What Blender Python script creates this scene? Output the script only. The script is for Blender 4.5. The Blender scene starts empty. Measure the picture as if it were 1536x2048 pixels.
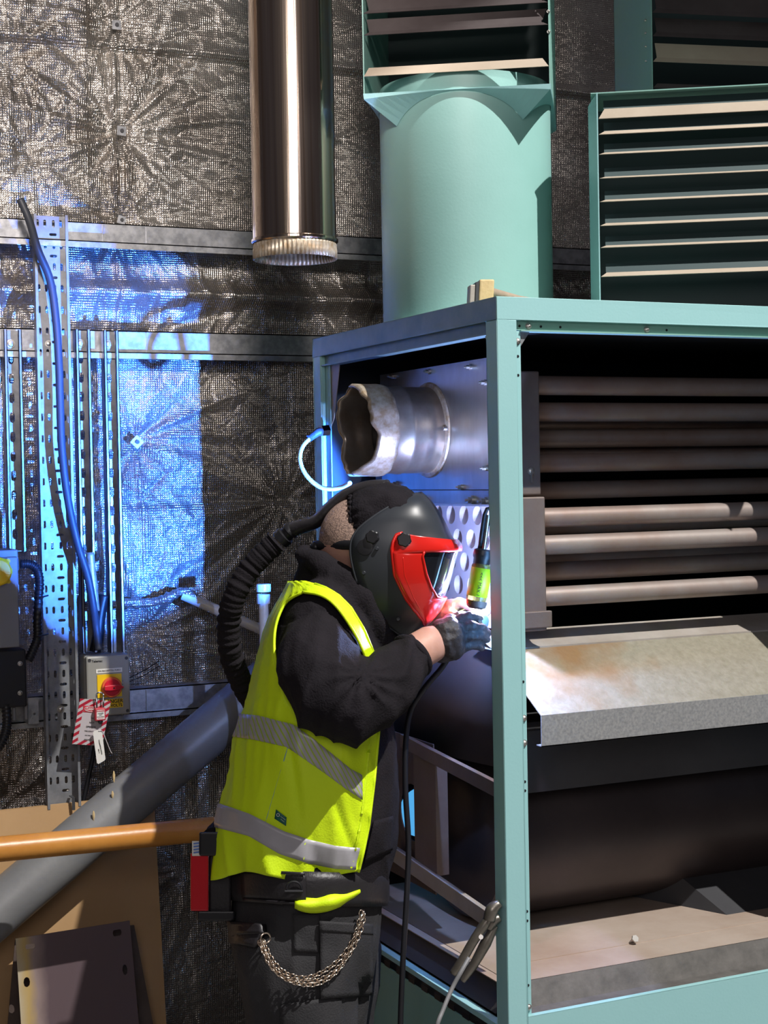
import bpy, bmesh, math, random
import numpy as np
from mathutils import Vector, Matrix, noise
R = math.radians
random.seed(7); rng = np.random.default_rng(7)
scene = bpy.context.scene
COL = scene.collection

# ---------------------------------------------------------------- camera
F = 3077.0
YAW, PITCH, ROLL = R(24.85), R(-1.29), R(-1.06)
EYE = Vector((0, 0, 1.68))
_cp, _sp, _cr, _sr = math.cos(PITCH), math.sin(PITCH), math.cos(ROLL), math.sin(ROLL)
def _yaw(v):      # yaw-free camera frame -> world (X along the wall, Y into depth)
    c, s = math.cos(YAW), math.sin(YAW)
    return Vector((c * v[0] + s * v[1], -s * v[0] + c * v[1], v[2]))
_fw, _up0, _ri0 = Vector((0, _cp, _sp)), Vector((0, -_sp, _cp)), Vector((1, 0, 0))
FWD = _yaw(_fw); RIGHT = _yaw(_ri0 * _cr + _up0 * _sr); UP = _yaw(_up0 * _cr - _ri0 * _sr)
cam_data = bpy.data.cameras.new('camera'); cam = bpy.data.objects.new('camera', cam_data); COL.objects.link(cam)
cam.matrix_world = Matrix(((RIGHT.x, UP.x, -FWD.x, EYE.x), (RIGHT.y, UP.y, -FWD.y, EYE.y), (RIGHT.z, UP.z, -FWD.z, EYE.z), (0, 0, 0, 1)))
cam_data.sensor_fit = 'VERTICAL'; cam_data.sensor_height = 36.0; cam_data.lens = 36.0 * F / 2048.0
cam_data.clip_start = 0.05; cam_data.clip_end = 60
scene.camera = cam

# ---------------------------------------------------------------- world, lamps, exposure
world = bpy.data.worlds.new('hall_air'); scene.world = world; world.use_nodes = True
wn = world.node_tree.nodes; wl = world.node_tree.links
bg = wn['Background']; tc = wn.new('ShaderNodeTexCoord'); sx = wn.new('ShaderNodeSeparateXYZ'); rp = wn.new('ShaderNodeValToRGB')
wl.new(tc.outputs['Generated'], sx.inputs[0]); wl.new(sx.outputs['Z'], rp.inputs[0]); wl.new(rp.outputs[0], bg.inputs[0])
rp.color_ramp.elements[0].position = 0.0; rp.color_ramp.elements[0].color = (0.03, 0.026, 0.032, 1)
rp.color_ramp.elements[1].position = 0.6; rp.color_ramp.elements[1].color = (0.09, 0.085, 0.09, 1)
bg.inputs[1].default_value = 1.0
def lamp(name, kind, loc, energy, color, size=0.1, target=None, **kw):
    d = bpy.data.lights.new(name, kind); o = bpy.data.objects.new(name, d); COL.objects.link(o)
    o.location = loc; d.energy = energy; d.color = color
    if kind == 'AREA': d.shape = 'RECTANGLE'; d.size = size; d.size_y = kw.get('size_y', size)
    else: d.shadow_soft_size = size
    if kind == 'SPOT': d.spot_size = R(kw.get('cone', 60)); d.spot_blend = kw.get('blend', 0.3)
    if target is not None: o.rotation_euler = (Vector(target) - Vector(loc)).to_track_quat('-Z', 'Y').to_euler()
    return o
# work light on the hall side, high and right of the camera
lamp('work_light', 'SPOT', (3.0, -1.0, 7.0), 2850, (1.0, 0.97, 0.93), 0.03, (1.2, 2.2, 0.0), cone=33.4, blend=0.03)
# added fill lights without a known source: one washes the upper foil, one fills softly from behind the camera
lamp('fill_light', 'SPOT', (0.02, -0.3, 3.3), 820, (1.0, 0.90, 0.84), 0.22, (0.95, 4.2, 3.15), cone=37, blend=0.45)
lamp('fill_light', 'AREA', (-0.6, -1.0, 2.6), 27, (1.0, 0.93, 0.93), 1.6, (1.0, 4.2, 1.3), size_y=1.2)
# the welding arc: blue-white, screened by the joint so that most of it leaves towards the wall
ARC = Vector((1.463, 2.70, 1.424))
lamp('welding_arc', 'SPOT', ARC, 1400, (0.035, 0.185, 1.0), 0.006, (0.99, 4.2, 1.80), cone=42, blend=0.25)
lamp('welding_arc', 'POINT', ARC + Vector((0, 0, .004)), 22, (0.12, 0.40, 1.0), 0.006)
lamp('weld_pool', 'POINT', ARC + Vector((0.0, -0.006, 0.006)), 8.5, (1.0, 0.66, 0.85), 0.008)
scene.view_settings.view_transform = 'Standard'; scene.view_settings.look = 'None'
scene.view_settings.exposure = 0.0; scene.view_settings.gamma = 1.0; scene.view_settings.use_curve_mapping = False

# ---------------------------------------------------------------- measuring helpers: photo pixel -> point on a real plane
def ray(px, py): return FWD + RIGHT * ((px - 768) / F) - UP * ((py - 1024) / F)
def onY(px, py, Y): r = ray(px, py); return EYE + r * (Y / r.y)
def onX(px, py, X): r = ray(px, py); return EYE + r * (X / r.x)
def atD(px, py, D): return EYE + ray(px, py) * D
def zat(px, py, Y): return onY(px, py, Y).z
def xat(px, py, Y): return onY(px, py, Y).x

# ---------------------------------------------------------------- materials
def mat(name, color, rough=0.5, metal=0.0, noise_amt=0.0, noise_scale=8.0, color2=None, bump=0.0, bump_scale=60.0,
        stretch=None, spec=None, emit=None, coat=0.0, trans=0.0, sheen=0.0, streak=None):
    m = bpy.data.materials.new(name); m.use_nodes = True
    n, l = m.node_tree.nodes, m.node_tree.links; b = n['Principled BSDF']
    b.inputs['Base Color'].default_value = (*color, 1); b.inputs['Roughness'].default_value = rough; b.inputs['Metallic'].default_value = metal
    if spec is not None: b.inputs['Specular IOR Level'].default_value = spec
    if coat: b.inputs['Coat Weight'].default_value = coat
    if trans: b.inputs['Transmission Weight'].default_value = trans
    if sheen: b.inputs['Sheen Weight'].default_value = sheen
    if emit: b.inputs['Emission Color'].default_value = (*emit[0], 1); b.inputs['Emission Strength'].default_value = emit[1]
    t = n.new('ShaderNodeTexCoord'); src = t.outputs['Object']
    if stretch:
        mp = n.new('ShaderNodeMapping'); mp.inputs['Scale'].default_value = stretch; l.new(src, mp.inputs[0]); src = mp.outputs[0]
    if color2 is not None:
        nz = n.new('ShaderNodeTexNoise'); nz.inputs['Scale'].default_value = noise_scale; nz.inputs['Detail'].default_value = 6; nz.inputs['Roughness'].default_value = 0.65
        cr = n.new('ShaderNodeValToRGB'); l.new(src, nz.inputs['Vector']); l.new(nz.outputs[0], cr.inputs[0])
        cr.color_ramp.elements[0].position = 0.5 - noise_amt; cr.color_ramp.elements[1].position = 0.5 + noise_amt
        cr.color_ramp.elements[0].color = (*color, 1); cr.color_ramp.elements[1].color = (*color2, 1)
        l.new(cr.outputs[0], b.inputs['Base Color'])
    if bump:
        nb = n.new('ShaderNodeTexNoise'); nb.inputs['Scale'].default_value = bump_scale; nb.inputs['Detail'].default_value = 5
        bp = n.new('ShaderNodeBump'); bp.inputs['Strength'].default_value = bump; bp.inputs['Distance'].default_value = 0.004
        l.new(src, nb.inputs['Vector']); l.new(nb.outputs[0], bp.inputs['Height']); l.new(bp.outputs[0], b.inputs['Normal'])
    return m
M = {}
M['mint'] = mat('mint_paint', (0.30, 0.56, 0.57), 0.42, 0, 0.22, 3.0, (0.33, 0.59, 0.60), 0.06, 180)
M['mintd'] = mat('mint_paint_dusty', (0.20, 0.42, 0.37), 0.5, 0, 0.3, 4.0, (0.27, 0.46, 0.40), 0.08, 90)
M['mintedge'] = mat('mint_paint_greyed', (0.15, 0.27, 0.28), 0.5, 0.2, 0.2, 14.0, (0.25, 0.36, 0.36), 0.15, 60)  # mint toned down and greyed, for the side top rail
M['galv'] = mat('galvanised_steel', (0.30, 0.31, 0.33), 0.42, 0.75, 0.12, 35, (0.50, 0.51, 0.53), 0.05, 80)
M['galvd'] = mat('galvanised_dusty', (0.36, 0.31, 0.26), 0.6, 0.35, 0.18, 7, (0.48, 0.44, 0.40), 0.1, 80)
M['sill'] = mat('dirty_sill', (0.10, 0.095, 0.09), 0.6, 0.3, 0.2, 25, (0.17, 0.16, 0.15), 0.1, 120)
M['lip'] = mat('galvanised_lip', (0.26, 0.27, 0.28), 0.55, 0.4, 0.18, 170, (0.42, 0.42, 0.42), 0.1, 150)
M['stain'] = mat('stainless_plate', (0.42, 0.40, 0.37), 0.34, 0.9, 0.16, 6, (0.62, 0.62, 0.62), 0.04, 60, stretch=(1, 1, 0.35))
M['rust'] = mat('brown_steel', (0.075, 0.052, 0.045), 0.6, 0.35, 0.2, 9, (0.13, 0.095, 0.08), 0.15, 90)
M['header'] = mat('header_steel', (0.15, 0.11, 0.095), 0.55, 0.4, 0.2, 6, (0.21, 0.17, 0.15), 0.1, 90)
M['tube'] = mat('tube_steel', (0.26, 0.17, 0.135), 0.45, 0.35, 0.14, 3, (0.34, 0.295, 0.27), 0.05, 60)
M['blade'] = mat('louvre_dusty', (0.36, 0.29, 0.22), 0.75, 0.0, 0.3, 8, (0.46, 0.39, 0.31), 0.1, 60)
M['blade_shaded'] = mat('louvre_shaded', (0.060, 0.046, 0.046), 0.5, 0.3, 0.2, 6, (0.10, 0.085, 0.085))  # blade colour darkened for blades in shade above the beam
M['dark'] = mat('dark_sheet', (0.045, 0.045, 0.05), 0.55, 0.2, 0.2, 3, (0.07, 0.07, 0.075))
M['deep'] = mat('shade_dark_sheet', (0.005, 0.008, 0.012), 0.6, 0.0)  # near-black stands in for shade inside the cabinet and spigot
M['drum'] = mat('drum_steel', (0.045, 0.036, 0.038), 0.42, 0.5, 0.25, 3, (0.08, 0.065, 0.065), 0.05, 30)
M['bolt'] = mat('zinc_bolt', (0.55, 0.53, 0.5), 0.35, 0.9)
M['black'] = mat('black_plastic', (0.012, 0.012, 0.015), 0.4)
M['cable'] = mat('cable_sheath', (0.045, 0.05, 0.065), 0.5)
M['strut'] = mat('strut_steel', (0.20, 0.205, 0.22), 0.42, 0.8, 0.15, 20, (0.34, 0.35, 0.37))
M['tray'] = mat('tray_galvanised', (0.22, 0.225, 0.24), 0.5, 0.5, 0.12, 25, (0.30, 0.31, 0.33))
M['grey'] = mat('grey_enclosure', (0.27, 0.265, 0.24), 0.45, 0, 0.3, 3, (0.31, 0.30, 0.27))
M['greyd'] = mat('grey_box_metal', (0.20, 0.20, 0.21), 0.5, 0.1, 0.3, 3, (0.24, 0.24, 0.25))
M['yellow'] = mat('yellow_plastic', (0.85, 0.55, 0.01), 0.4)
M['red'] = mat('red_plastic', (0.55, 0.01, 0.02), 0.28)
M['redlid'] = mat('red_knob', (0.62, 0.015, 0.035), 0.35)
M['oring'] = mat('orange_ring', (0.75, 0.14, 0.05), 0.4)
M['white'] = mat('white_label', (0.75, 0.73, 0.68), 0.5)
M['whitep'] = mat('white_pipe', (0.55, 0.52, 0.47), 0.4, 0, 0.12, 22, (0.62, 0.58, 0.52), 0.2, 50)
M['brass'] = mat('dirty_brass', (0.42, 0.30, 0.18), 0.45, 0.5, 0.15, 60, (0.65, 0.58, 0.48))
M['gpipe'] = mat('grey_pipe', (0.19, 0.19, 0.195), 0.42, 0.1, 0.2, 6, (0.24, 0.24, 0.24), 0.1, 80)
M['opipe'] = mat('orange_pipe', (0.50, 0.20, 0.035), 0.35, 0, 0.18, 7, (0.62, 0.28, 0.06), 0.1, 60)
M['wood'] = mat('board', (0.42, 0.25, 0.11), 0.6, 0, 0.3, 5, (0.50, 0.31, 0.15), 0.05, 120)
M['hamwood'] = mat('worn_wood', (0.62, 0.44, 0.20), 0.6, 0, 0.2, 30, (0.72, 0.55, 0.30), 0.3, 90)
M['handle'] = mat('hammer_handle', (0.30, 0.22, 0.16), 0.6, 0, 0.2, 30, (0.42, 0.33, 0.25), 0.3, 90)
M['hoodie'] = mat('charcoal_fleece', (0.010, 0.0085, 0.011), 0.9, 0, 0.2, 12, (0.017, 0.014, 0.018), 0.5, 260, spec=0.2)
M['trouser'] = mat('black_workwear', (0.020, 0.020, 0.023), 0.8, 0, 0.2, 10, (0.034, 0.033, 0.036), 0.4, 300)
M['leather'] = mat('black_leather', (0.017, 0.015, 0.018), 0.42, 0, 0.2, 10, (0.024, 0.022, 0.024), 0.2, 160)
M['vest'] = mat('fluorescent_lime', (0.66, 0.92, 0.003), 0.6, 0, 0.3, 9, (0.74, 0.97, 0.006), 0.2, 300)
M['tape'] = mat('reflective_tape', (0.42, 0.41, 0.44), 0.4, 0.15, 0.3, 9, (0.50, 0.49, 0.52))
M['skin'] = mat('skin', (0.52, 0.27, 0.20), 0.5, 0, 0.3, 25, (0.62, 0.35, 0.27), 0.1, 200)
M['scalp'] = mat('cropped_hair', (0.18, 0.12, 0.10), 0.75, 0, 0.1, 260, (0.42, 0.28, 0.22), 0.5, 400)
M['glove'] = mat('black_glove', (0.020, 0.018, 0.022), 0.6, 0, 0.2, 16, (0.035, 0.03, 0.034), 0.4, 200)
M['gloveb'] = mat('pale_glove', (0.50, 0.28, 0.24), 0.6, 0, 0.2, 30, (0.62, 0.40, 0.34), 0.3, 150)  # pale leather, with the arc's pinkish glow put into the colour
M['shell'] = mat('helmet_shell', (0.030, 0.034, 0.042), 0.38, 0, 0.2, 5, (0.04, 0.044, 0.052))
M['hred'] = mat('helmet_red', (0.72, 0.018, 0.012), 0.22, coat=0.6)
M['lens'] = mat('dark_lens', (0.01, 0.012, 0.016), 0.12, 0.0, coat=1.0)
M['lensf'] = mat('lens_cover', (0.35, 0.4, 0.45), 0.08, 0.9)
M['gold'] = mat('chain_metal', (0.75, 0.62, 0.50), 0.22, 1.0)
M['torchb'] = mat('lime_label', (0.45, 0.72, 0.01), 0.4)
M['glass'] = mat('amber_glass', (0.55, 0.42, 0.12), 0.08, 0, trans=0.7)
M['chrome'] = mat('polished_steel', (0.75, 0.78, 0.8), 0.12, 1.0)
M['blue'] = mat('blue_cup', (0.12, 0.22, 0.55), 0.4)
M['ink'] = mat('black_print', (0.01, 0.01, 0.01), 0.6)
M['redink'] = mat('red_print', (0.50, 0.03, 0.05), 0.5)
M['green'] = mat('green_badge', (0.01, 0.12, 0.09), 0.5)
M['tagw'] = mat('tag_laminate', (0.50, 0.46, 0.47), 0.25, 0, 0.3, 30, (0.55, 0.5, 0.52))
M['clampm'] = mat('worn_plier_steel', (0.20, 0.18, 0.15), 0.35, 0.85, 0.2, 30, (0.34, 0.31, 0.27))
M['inhead'] = mat('louvre_inner_shade', (0.028, 0.055, 0.058), 0.6)  # green darkened: shade inside the heads put into the colour
M['blueglow'] = mat('blue_glow_disc', (0.1, 0.4, 0.7), 0.5, emit=((0.10, 0.46, 0.90), 0.9))  # self-glowing blue, added for the bright spot behind the burner plate
M['mintdust'] = mat('mint_paint_filmed', (0.26, 0.485, 0.445), 0.45, 0, 0.28, 4.0, (0.315, 0.55, 0.52), 0.06, 180)
M['spigot'] = mat('heat_browned_stainless', (0.36, 0.265, 0.19), 0.32, 0.85, 0.18, 7, (0.62, 0.58, 0.54), 0.04, 60)
M['concrete'] = mat('concrete', (0.16, 0.15, 0.145), 0.8, 0, 0.2, 3, (0.22, 0.21, 0.2), 0.2, 30)
M['inner'] = mat('inner_floor_sheet', (0.36, 0.27, 0.21), 0.6, 0.1, 0.2, 5, (0.46, 0.38, 0.32), 0.1, 70)
M['perf'] = mat('tube_plate_steel', (0.45, 0.40, 0.42), 0.4, 0.55, 0.2, 9, (0.52, 0.48, 0.5))

def nodes_of(m): return m.node_tree.nodes, m.node_tree.links, m.node_tree.nodes['Principled BSDF']
def math_node(n, l, op, a, b=None, v=None):
    q = n.new('ShaderNodeMath'); q.operation = op; l.new(a, q.inputs[0])
    if b is not None: l.new(b, q.inputs[1])
    elif v is not None: q.inputs[1].default_value = v
    return q.outputs[0]
# foil: aluminium-faced insulation with a woven scrim and fine crumple
def foil_mat():
    m = bpy.data.materials.new('foil_insulation'); m.use_nodes = True; n, l, b = nodes_of(m)
    b.inputs['Metallic'].default_value = 0.9; b.inputs['Roughness'].default_value = 0.29
    t = n.new('ShaderNodeTexCoord'); o = t.outputs['Object']; s = n.new('ShaderNodeSeparateXYZ'); l.new(o, s.inputs[0])
    nz = n.new('ShaderNodeTexNoise'); nz.inputs['Scale'].default_value = 5; nz.inputs['Detail'].default_value = 5; l.new(o, nz.inputs['Vector'])
    cr = n.new('ShaderNodeValToRGB'); l.new(nz.outputs[0], cr.inputs[0])
    cr.color_ramp.elements[0].position = 0.35; cr.color_ramp.elements[0].color = (0.40, 0.36, 0.32, 1)
    cr.color_ramp.elements[1].position = 0.65; cr.color_ramp.elements[1].color = (0.66, 0.62, 0.57, 1)
    l.new(cr.outputs[0], b.inputs['Base Color'])
    # scrim
    def band(c, period):
        a = math_node(n, l, 'MULTIPLY', c, v=2 * math.pi / period); a = math_node(n, l, 'SINE', a); a = math_node(n, l, 'ABSOLUTE', a)
        return math_node(n, l, 'POWER', a, v=6)
    g = math_node(n, l, 'MAXIMUM', band(s.outputs['X'], 0.0125), band(s.outputs['Z'], 0.0125))
    mn = n.new('ShaderNodeTexNoise'); mn.inputs['Scale'].default_value = 2.2; mn.inputs['Detail'].default_value = 3; l.new(o, mn.inputs['Vector'])
    mk = math_node(n, l, 'MULTIPLY', mn.outputs[0], v=1.2)
    g = math_node(n, l, 'MULTIPLY', g, mk)
    v1 = n.new('ShaderNodeTexVoronoi'); v1.feature = 'DISTANCE_TO_EDGE'; v1.inputs['Scale'].default_value = 17
    wv = n.new('ShaderNodeTexNoise'); wv.inputs['Scale'].default_value = 12; l.new(o, wv.inputs['Vector'])
    ad = n.new('ShaderNodeVectorMath'); ad.operation = 'MULTIPLY_ADD'; l.new(wv.outputs['Color'], ad.inputs[0]); ad.inputs[1].default_value = (0.12, 0.12, 0.12); l.new(o, ad.inputs[2])
    l.new(ad.outputs[0], v1.inputs['Vector'])
    cw = math_node(n, l, 'MINIMUM', v1.outputs['Distance'], v=0.25)
    nf = n.new('ShaderNodeTexNoise'); nf.inputs['Scale'].default_value = 24; nf.inputs['Detail'].default_value = 3; nf.inputs['Roughness'].default_value = 0.6; l.new(o, nf.inputs['Vector'])
    h = math_node(n, l, 'MULTIPLY', cw, v=1.3); h = math_node(n, l, 'ADD', h, nf.outputs[0])
    h = math_node(n, l, 'MULTIPLY', h, v=0.0060); g2 = math_node(n, l, 'MULTIPLY', g, v=0.0028); h = math_node(n, l, 'ADD', h, g2)
    bp = n.new('ShaderNodeBump'); bp.inputs['Strength'].default_value = 0.75; bp.inputs['Distance'].default_value = 1.0
    l.new(h, bp.inputs['Height']); l.new(bp.outputs[0], b.inputs['Normal'])
    return m
M['foil'] = foil_mat()
# flue: heat-tinted stainless, lengthwise colour streaks stand in for reflections
def flue_mat():
    m = bpy.data.materials.new('heat_tinted_stainless'); m.use_nodes = True; n, l, b = nodes_of(m)
    b.inputs['Metallic'].default_value = 1.0; b.inputs['Roughness'].default_value = 0.16
    t = n.new('ShaderNodeTexCoord'); mp = n.new('ShaderNodeMapping'); mp.inputs['Scale'].default_value = (1, 1, 0.012); l.new(t.outputs['Object'], mp.inputs[0])
    nz = n.new('ShaderNodeTexNoise'); nz.inputs['Scale'].default_value = 55; nz.inputs['Detail'].default_value = 4; l.new(mp.outputs[0], nz.inputs['Vector'])
    cr = n.new('ShaderNodeValToRGB'); l.new(nz.outputs[0], cr.inputs[0])
    e = cr.color_ramp.elements; e[0].position = 0.3; e[0].color = (0.30, 0.19, 0.11, 1); e[1].position = 0.7; e[1].color = (0.72, 0.58, 0.42, 1)
    k = e.new(0.5); k.color = (0.46, 0.38, 0.33, 1)
    l.new(cr.outputs[0], b.inputs['Base Color'])
    bp = n.new('ShaderNodeBump'); bp.inputs['Strength'].default_value = 0.5; bp.inputs['Distance'].default_value = 0.0022
    l.new(nz.outputs[0], bp.inputs['Height']); l.new(bp.outputs[0], b.inputs['Normal'])
    return m
M['flue'] = flue_mat()
# rust-stained galvanised shelf: stain belongs to the corner by the post
def shelf_mat():
    m = mat('stained_galvanised', (0.195, 0.175, 0.125), 0.62, 0.1, 0.2, 60, (0.27, 0.25, 0.19), 0.25, 120); n, l, b = nodes_of(m)
    base = b.inputs['Base Color'].links[0].from_socket
    t = n.new('ShaderNodeTexCoord'); vd = n.new('ShaderNodeVectorMath'); vd.operation = 'DISTANCE'; l.new(t.outputs['Object'], vd.inputs[0])
    vd.inputs[1].default_value = tuple(onY(1110, 1315, 2.78)); nz = n.new('ShaderNodeTexNoise'); nz.inputs['Scale'].default_value = 14; nz.inputs['Detail'].default_value = 6; l.new(t.outputs['Object'], nz.inputs['Vector'])
    a = math_node(n, l, 'MULTIPLY', nz.outputs[0], v=0.34); a = math_node(n, l, 'ADD', a, vd.outputs['Value'])
    cr = n.new('ShaderNodeValToRGB'); l.new(a, cr.inputs[0]); cr.color_ramp.elements[0].position = 0.20; cr.color_ramp.elements[0].color = (0.9, 0.9, 0.9, 1)
    cr.color_ramp.elements[1].position = 0.36; cr.color_ramp.elements[1].color = (0, 0, 0, 1)
    mx = n.new('ShaderNodeMix'); mx.data_type = 'RGBA'; l.new(cr.outputs[0], mx.inputs['Factor']); l.new(base, mx.inputs['A']); mx.inputs['B'].default_value = (0.20, 0.10, 0.03, 1)
    l.new(mx.outputs['Result'], b.inputs['Base Color'])
    return m
M['shelf'] = shelf_mat()
# heat-tinted plate leaning on the board: pale straw edge, purple-brown middle
def tint_mat():
    m = bpy.data.materials.new('heat_tinted_plate'); m.use_nodes = True; n, l, b = nodes_of(m)
    b.inputs['Metallic'].default_value = 0.25; b.inputs['Roughness'].default_value = 0.4
    t = n.new('ShaderNodeTexCoord'); s = n.new('ShaderNodeSeparateXYZ'); l.new(t.outputs['UV'], s.inputs[0])
    nz = n.new('ShaderNodeTexNoise'); nz.inputs['Scale'].default_value = 5; nz.inputs['Detail'].default_value = 4; l.new(t.outputs['UV'], nz.inputs['Vector'])
    a = math_node(n, l, 'MULTIPLY', nz.outputs[0], v=0.16); a = math_node(n, l, 'ADD', a, s.outputs['X'])
    cr = n.new('ShaderNodeValToRGB'); l.new(a, cr.inputs[0]); e = cr.color_ramp.elements
    e[0].position = 0.06; e[0].color = (0.62, 0.55, 0.42, 1); e[1].position = 0.34; e[1].color = (0.15, 0.105, 0.115, 1)
    k = e.new(0.15); k.color = (0.60, 0.42, 0.16, 1); k = e.new(0.22); k.color = (0.36, 0.27, 0.25, 1)
    l.new(cr.outputs[0], b.inputs['Base Color']); return m
M['tint'] = tint_mat()
# lockout tag with red diagonal stripes round a white field
def tag_mat():
    m = bpy.data.materials.new('striped_tag'); m.use_nodes = True; n, l, b = nodes_of(m); b.inputs['Roughness'].default_value = 0.25
    t = n.new('ShaderNodeTexCoord'); s = n.new('ShaderNodeSeparateXYZ'); l.new(t.outputs['UV'], s.inputs[0])
    a = math_node(n, l, 'ADD', math_node(n, l, 'MULTIPLY', s.outputs['X'], v=0.5), math_node(n, l, 'MULTIPLY', s.outputs['Y'], v=-1.0))
    a = math_node(n, l, 'FRACT', math_node(n, l, 'MULTIPLY', a, v=6.5)); st = math_node(n, l, 'GREATER_THAN', a, v=0.5)
    dx = math_node(n, l, 'ABSOLUTE', math_node(n, l, 'SUBTRACT', s.outputs['X'], v=0.5)); dy = math_node(n, l, 'ABSOLUTE', math_node(n, l, 'SUBTRACT', s.outputs['Y'], v=0.44))
    ed = math_node(n, l, 'MAXIMUM', math_node(n, l, 'GREATER_THAN', dx, v=0.34), math_node(n, l, 'GREATER_THAN', dy, v=0.34))
    f = math_node(n, l, 'MULTIPLY', st, ed)
    mx = n.new('ShaderNodeMix'); mx.data_type = 'RGBA'; l.new(f, mx.inputs['Factor']); mx.inputs['A'].default_value = (0.50, 0.45, 0.46, 1); mx.inputs['B'].default_value = (0.38, 0.02, 0.04, 1)
    l.new(mx.outputs['Result'], b.inputs['Base Color']); return m
M['tag'] = tag_mat()
# hatched end of the reflective tape is a fine diagonal weave
def hatch_mat():
    m = mat('segmented_reflective_tape', (0.42, 0.42, 0.42), 0.4, 0.1); n, l, b = nodes_of(m)
    t = n.new('ShaderNodeTexCoord'); s = n.new('ShaderNodeSeparateXYZ'); l.new(t.outputs['UV'], s.inputs[0])
    a = math_node(n, l, 'ADD', math_node(n, l, 'MULTIPLY', s.outputs['X'], v=46.0), math_node(n, l, 'MULTIPLY', s.outputs['Y'], v=3.0))
    f = math_node(n, l, 'GREATER_THAN', math_node(n, l, 'FRACT', a), v=0.72)
    mx = n.new('ShaderNodeMix'); mx.data_type = 'RGBA'; l.new(f, mx.inputs['Factor']); mx.inputs['A'].default_value = (0.45, 0.44, 0.46, 1); mx.inputs['B'].default_value = (0.40, 0.55, 0.05, 1)
    l.new(mx.outputs['Result'], b.inputs['Base Color']); return m
M['hatch'] = hatch_mat()

# ---------------------------------------------------------------- object helpers
def thing(name, label, cat, loc, group=None):
    o = bpy.data.objects.new(name, None); COL.objects.link(o); o.empty_display_size = 0.05
    o.location = loc; o['label'] = label; o['category'] = cat
    if group: o['group'] = group
    return o
def tag(o, label, cat, group=None):
    o['label'] = label; o['category'] = cat
    if group: o['group'] = group
    return o
def _root(o):
    v = Vector((0, 0, 0))
    while o is not None: v += o.location; o = o.parent
    return v
def link(name, me, m, parent=None, label=None, smooth=True, bevel=0, solid=0, sub=0, offset=0):
    o = bpy.data.objects.new(name, me); COL.objects.link(o)
    if m is not None: me.materials.append(m)
    if parent is not None: o.parent = parent; o.location = -_root(parent)
    if smooth and not bevel:
        for p in me.polygons: p.use_smooth = True
        if smooth != 'full': me.set_sharp_from_angle(angle=R(38))
    if solid: s = o.modifiers.new('thickness', 'SOLIDIFY'); s.thickness = solid; s.offset = offset
    if sub: s = o.modifiers.new('subsurf', 'SUBSURF'); s.levels = sub; s.render_levels = sub
    if bevel:
        b = o.modifiers.new('bevel', 'BEVEL'); b.width = bevel; b.segments = 2; b.limit_method = 'ANGLE'; b.angle_limit = R(40)
    if label: o['label'] = label
    return o
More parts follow.
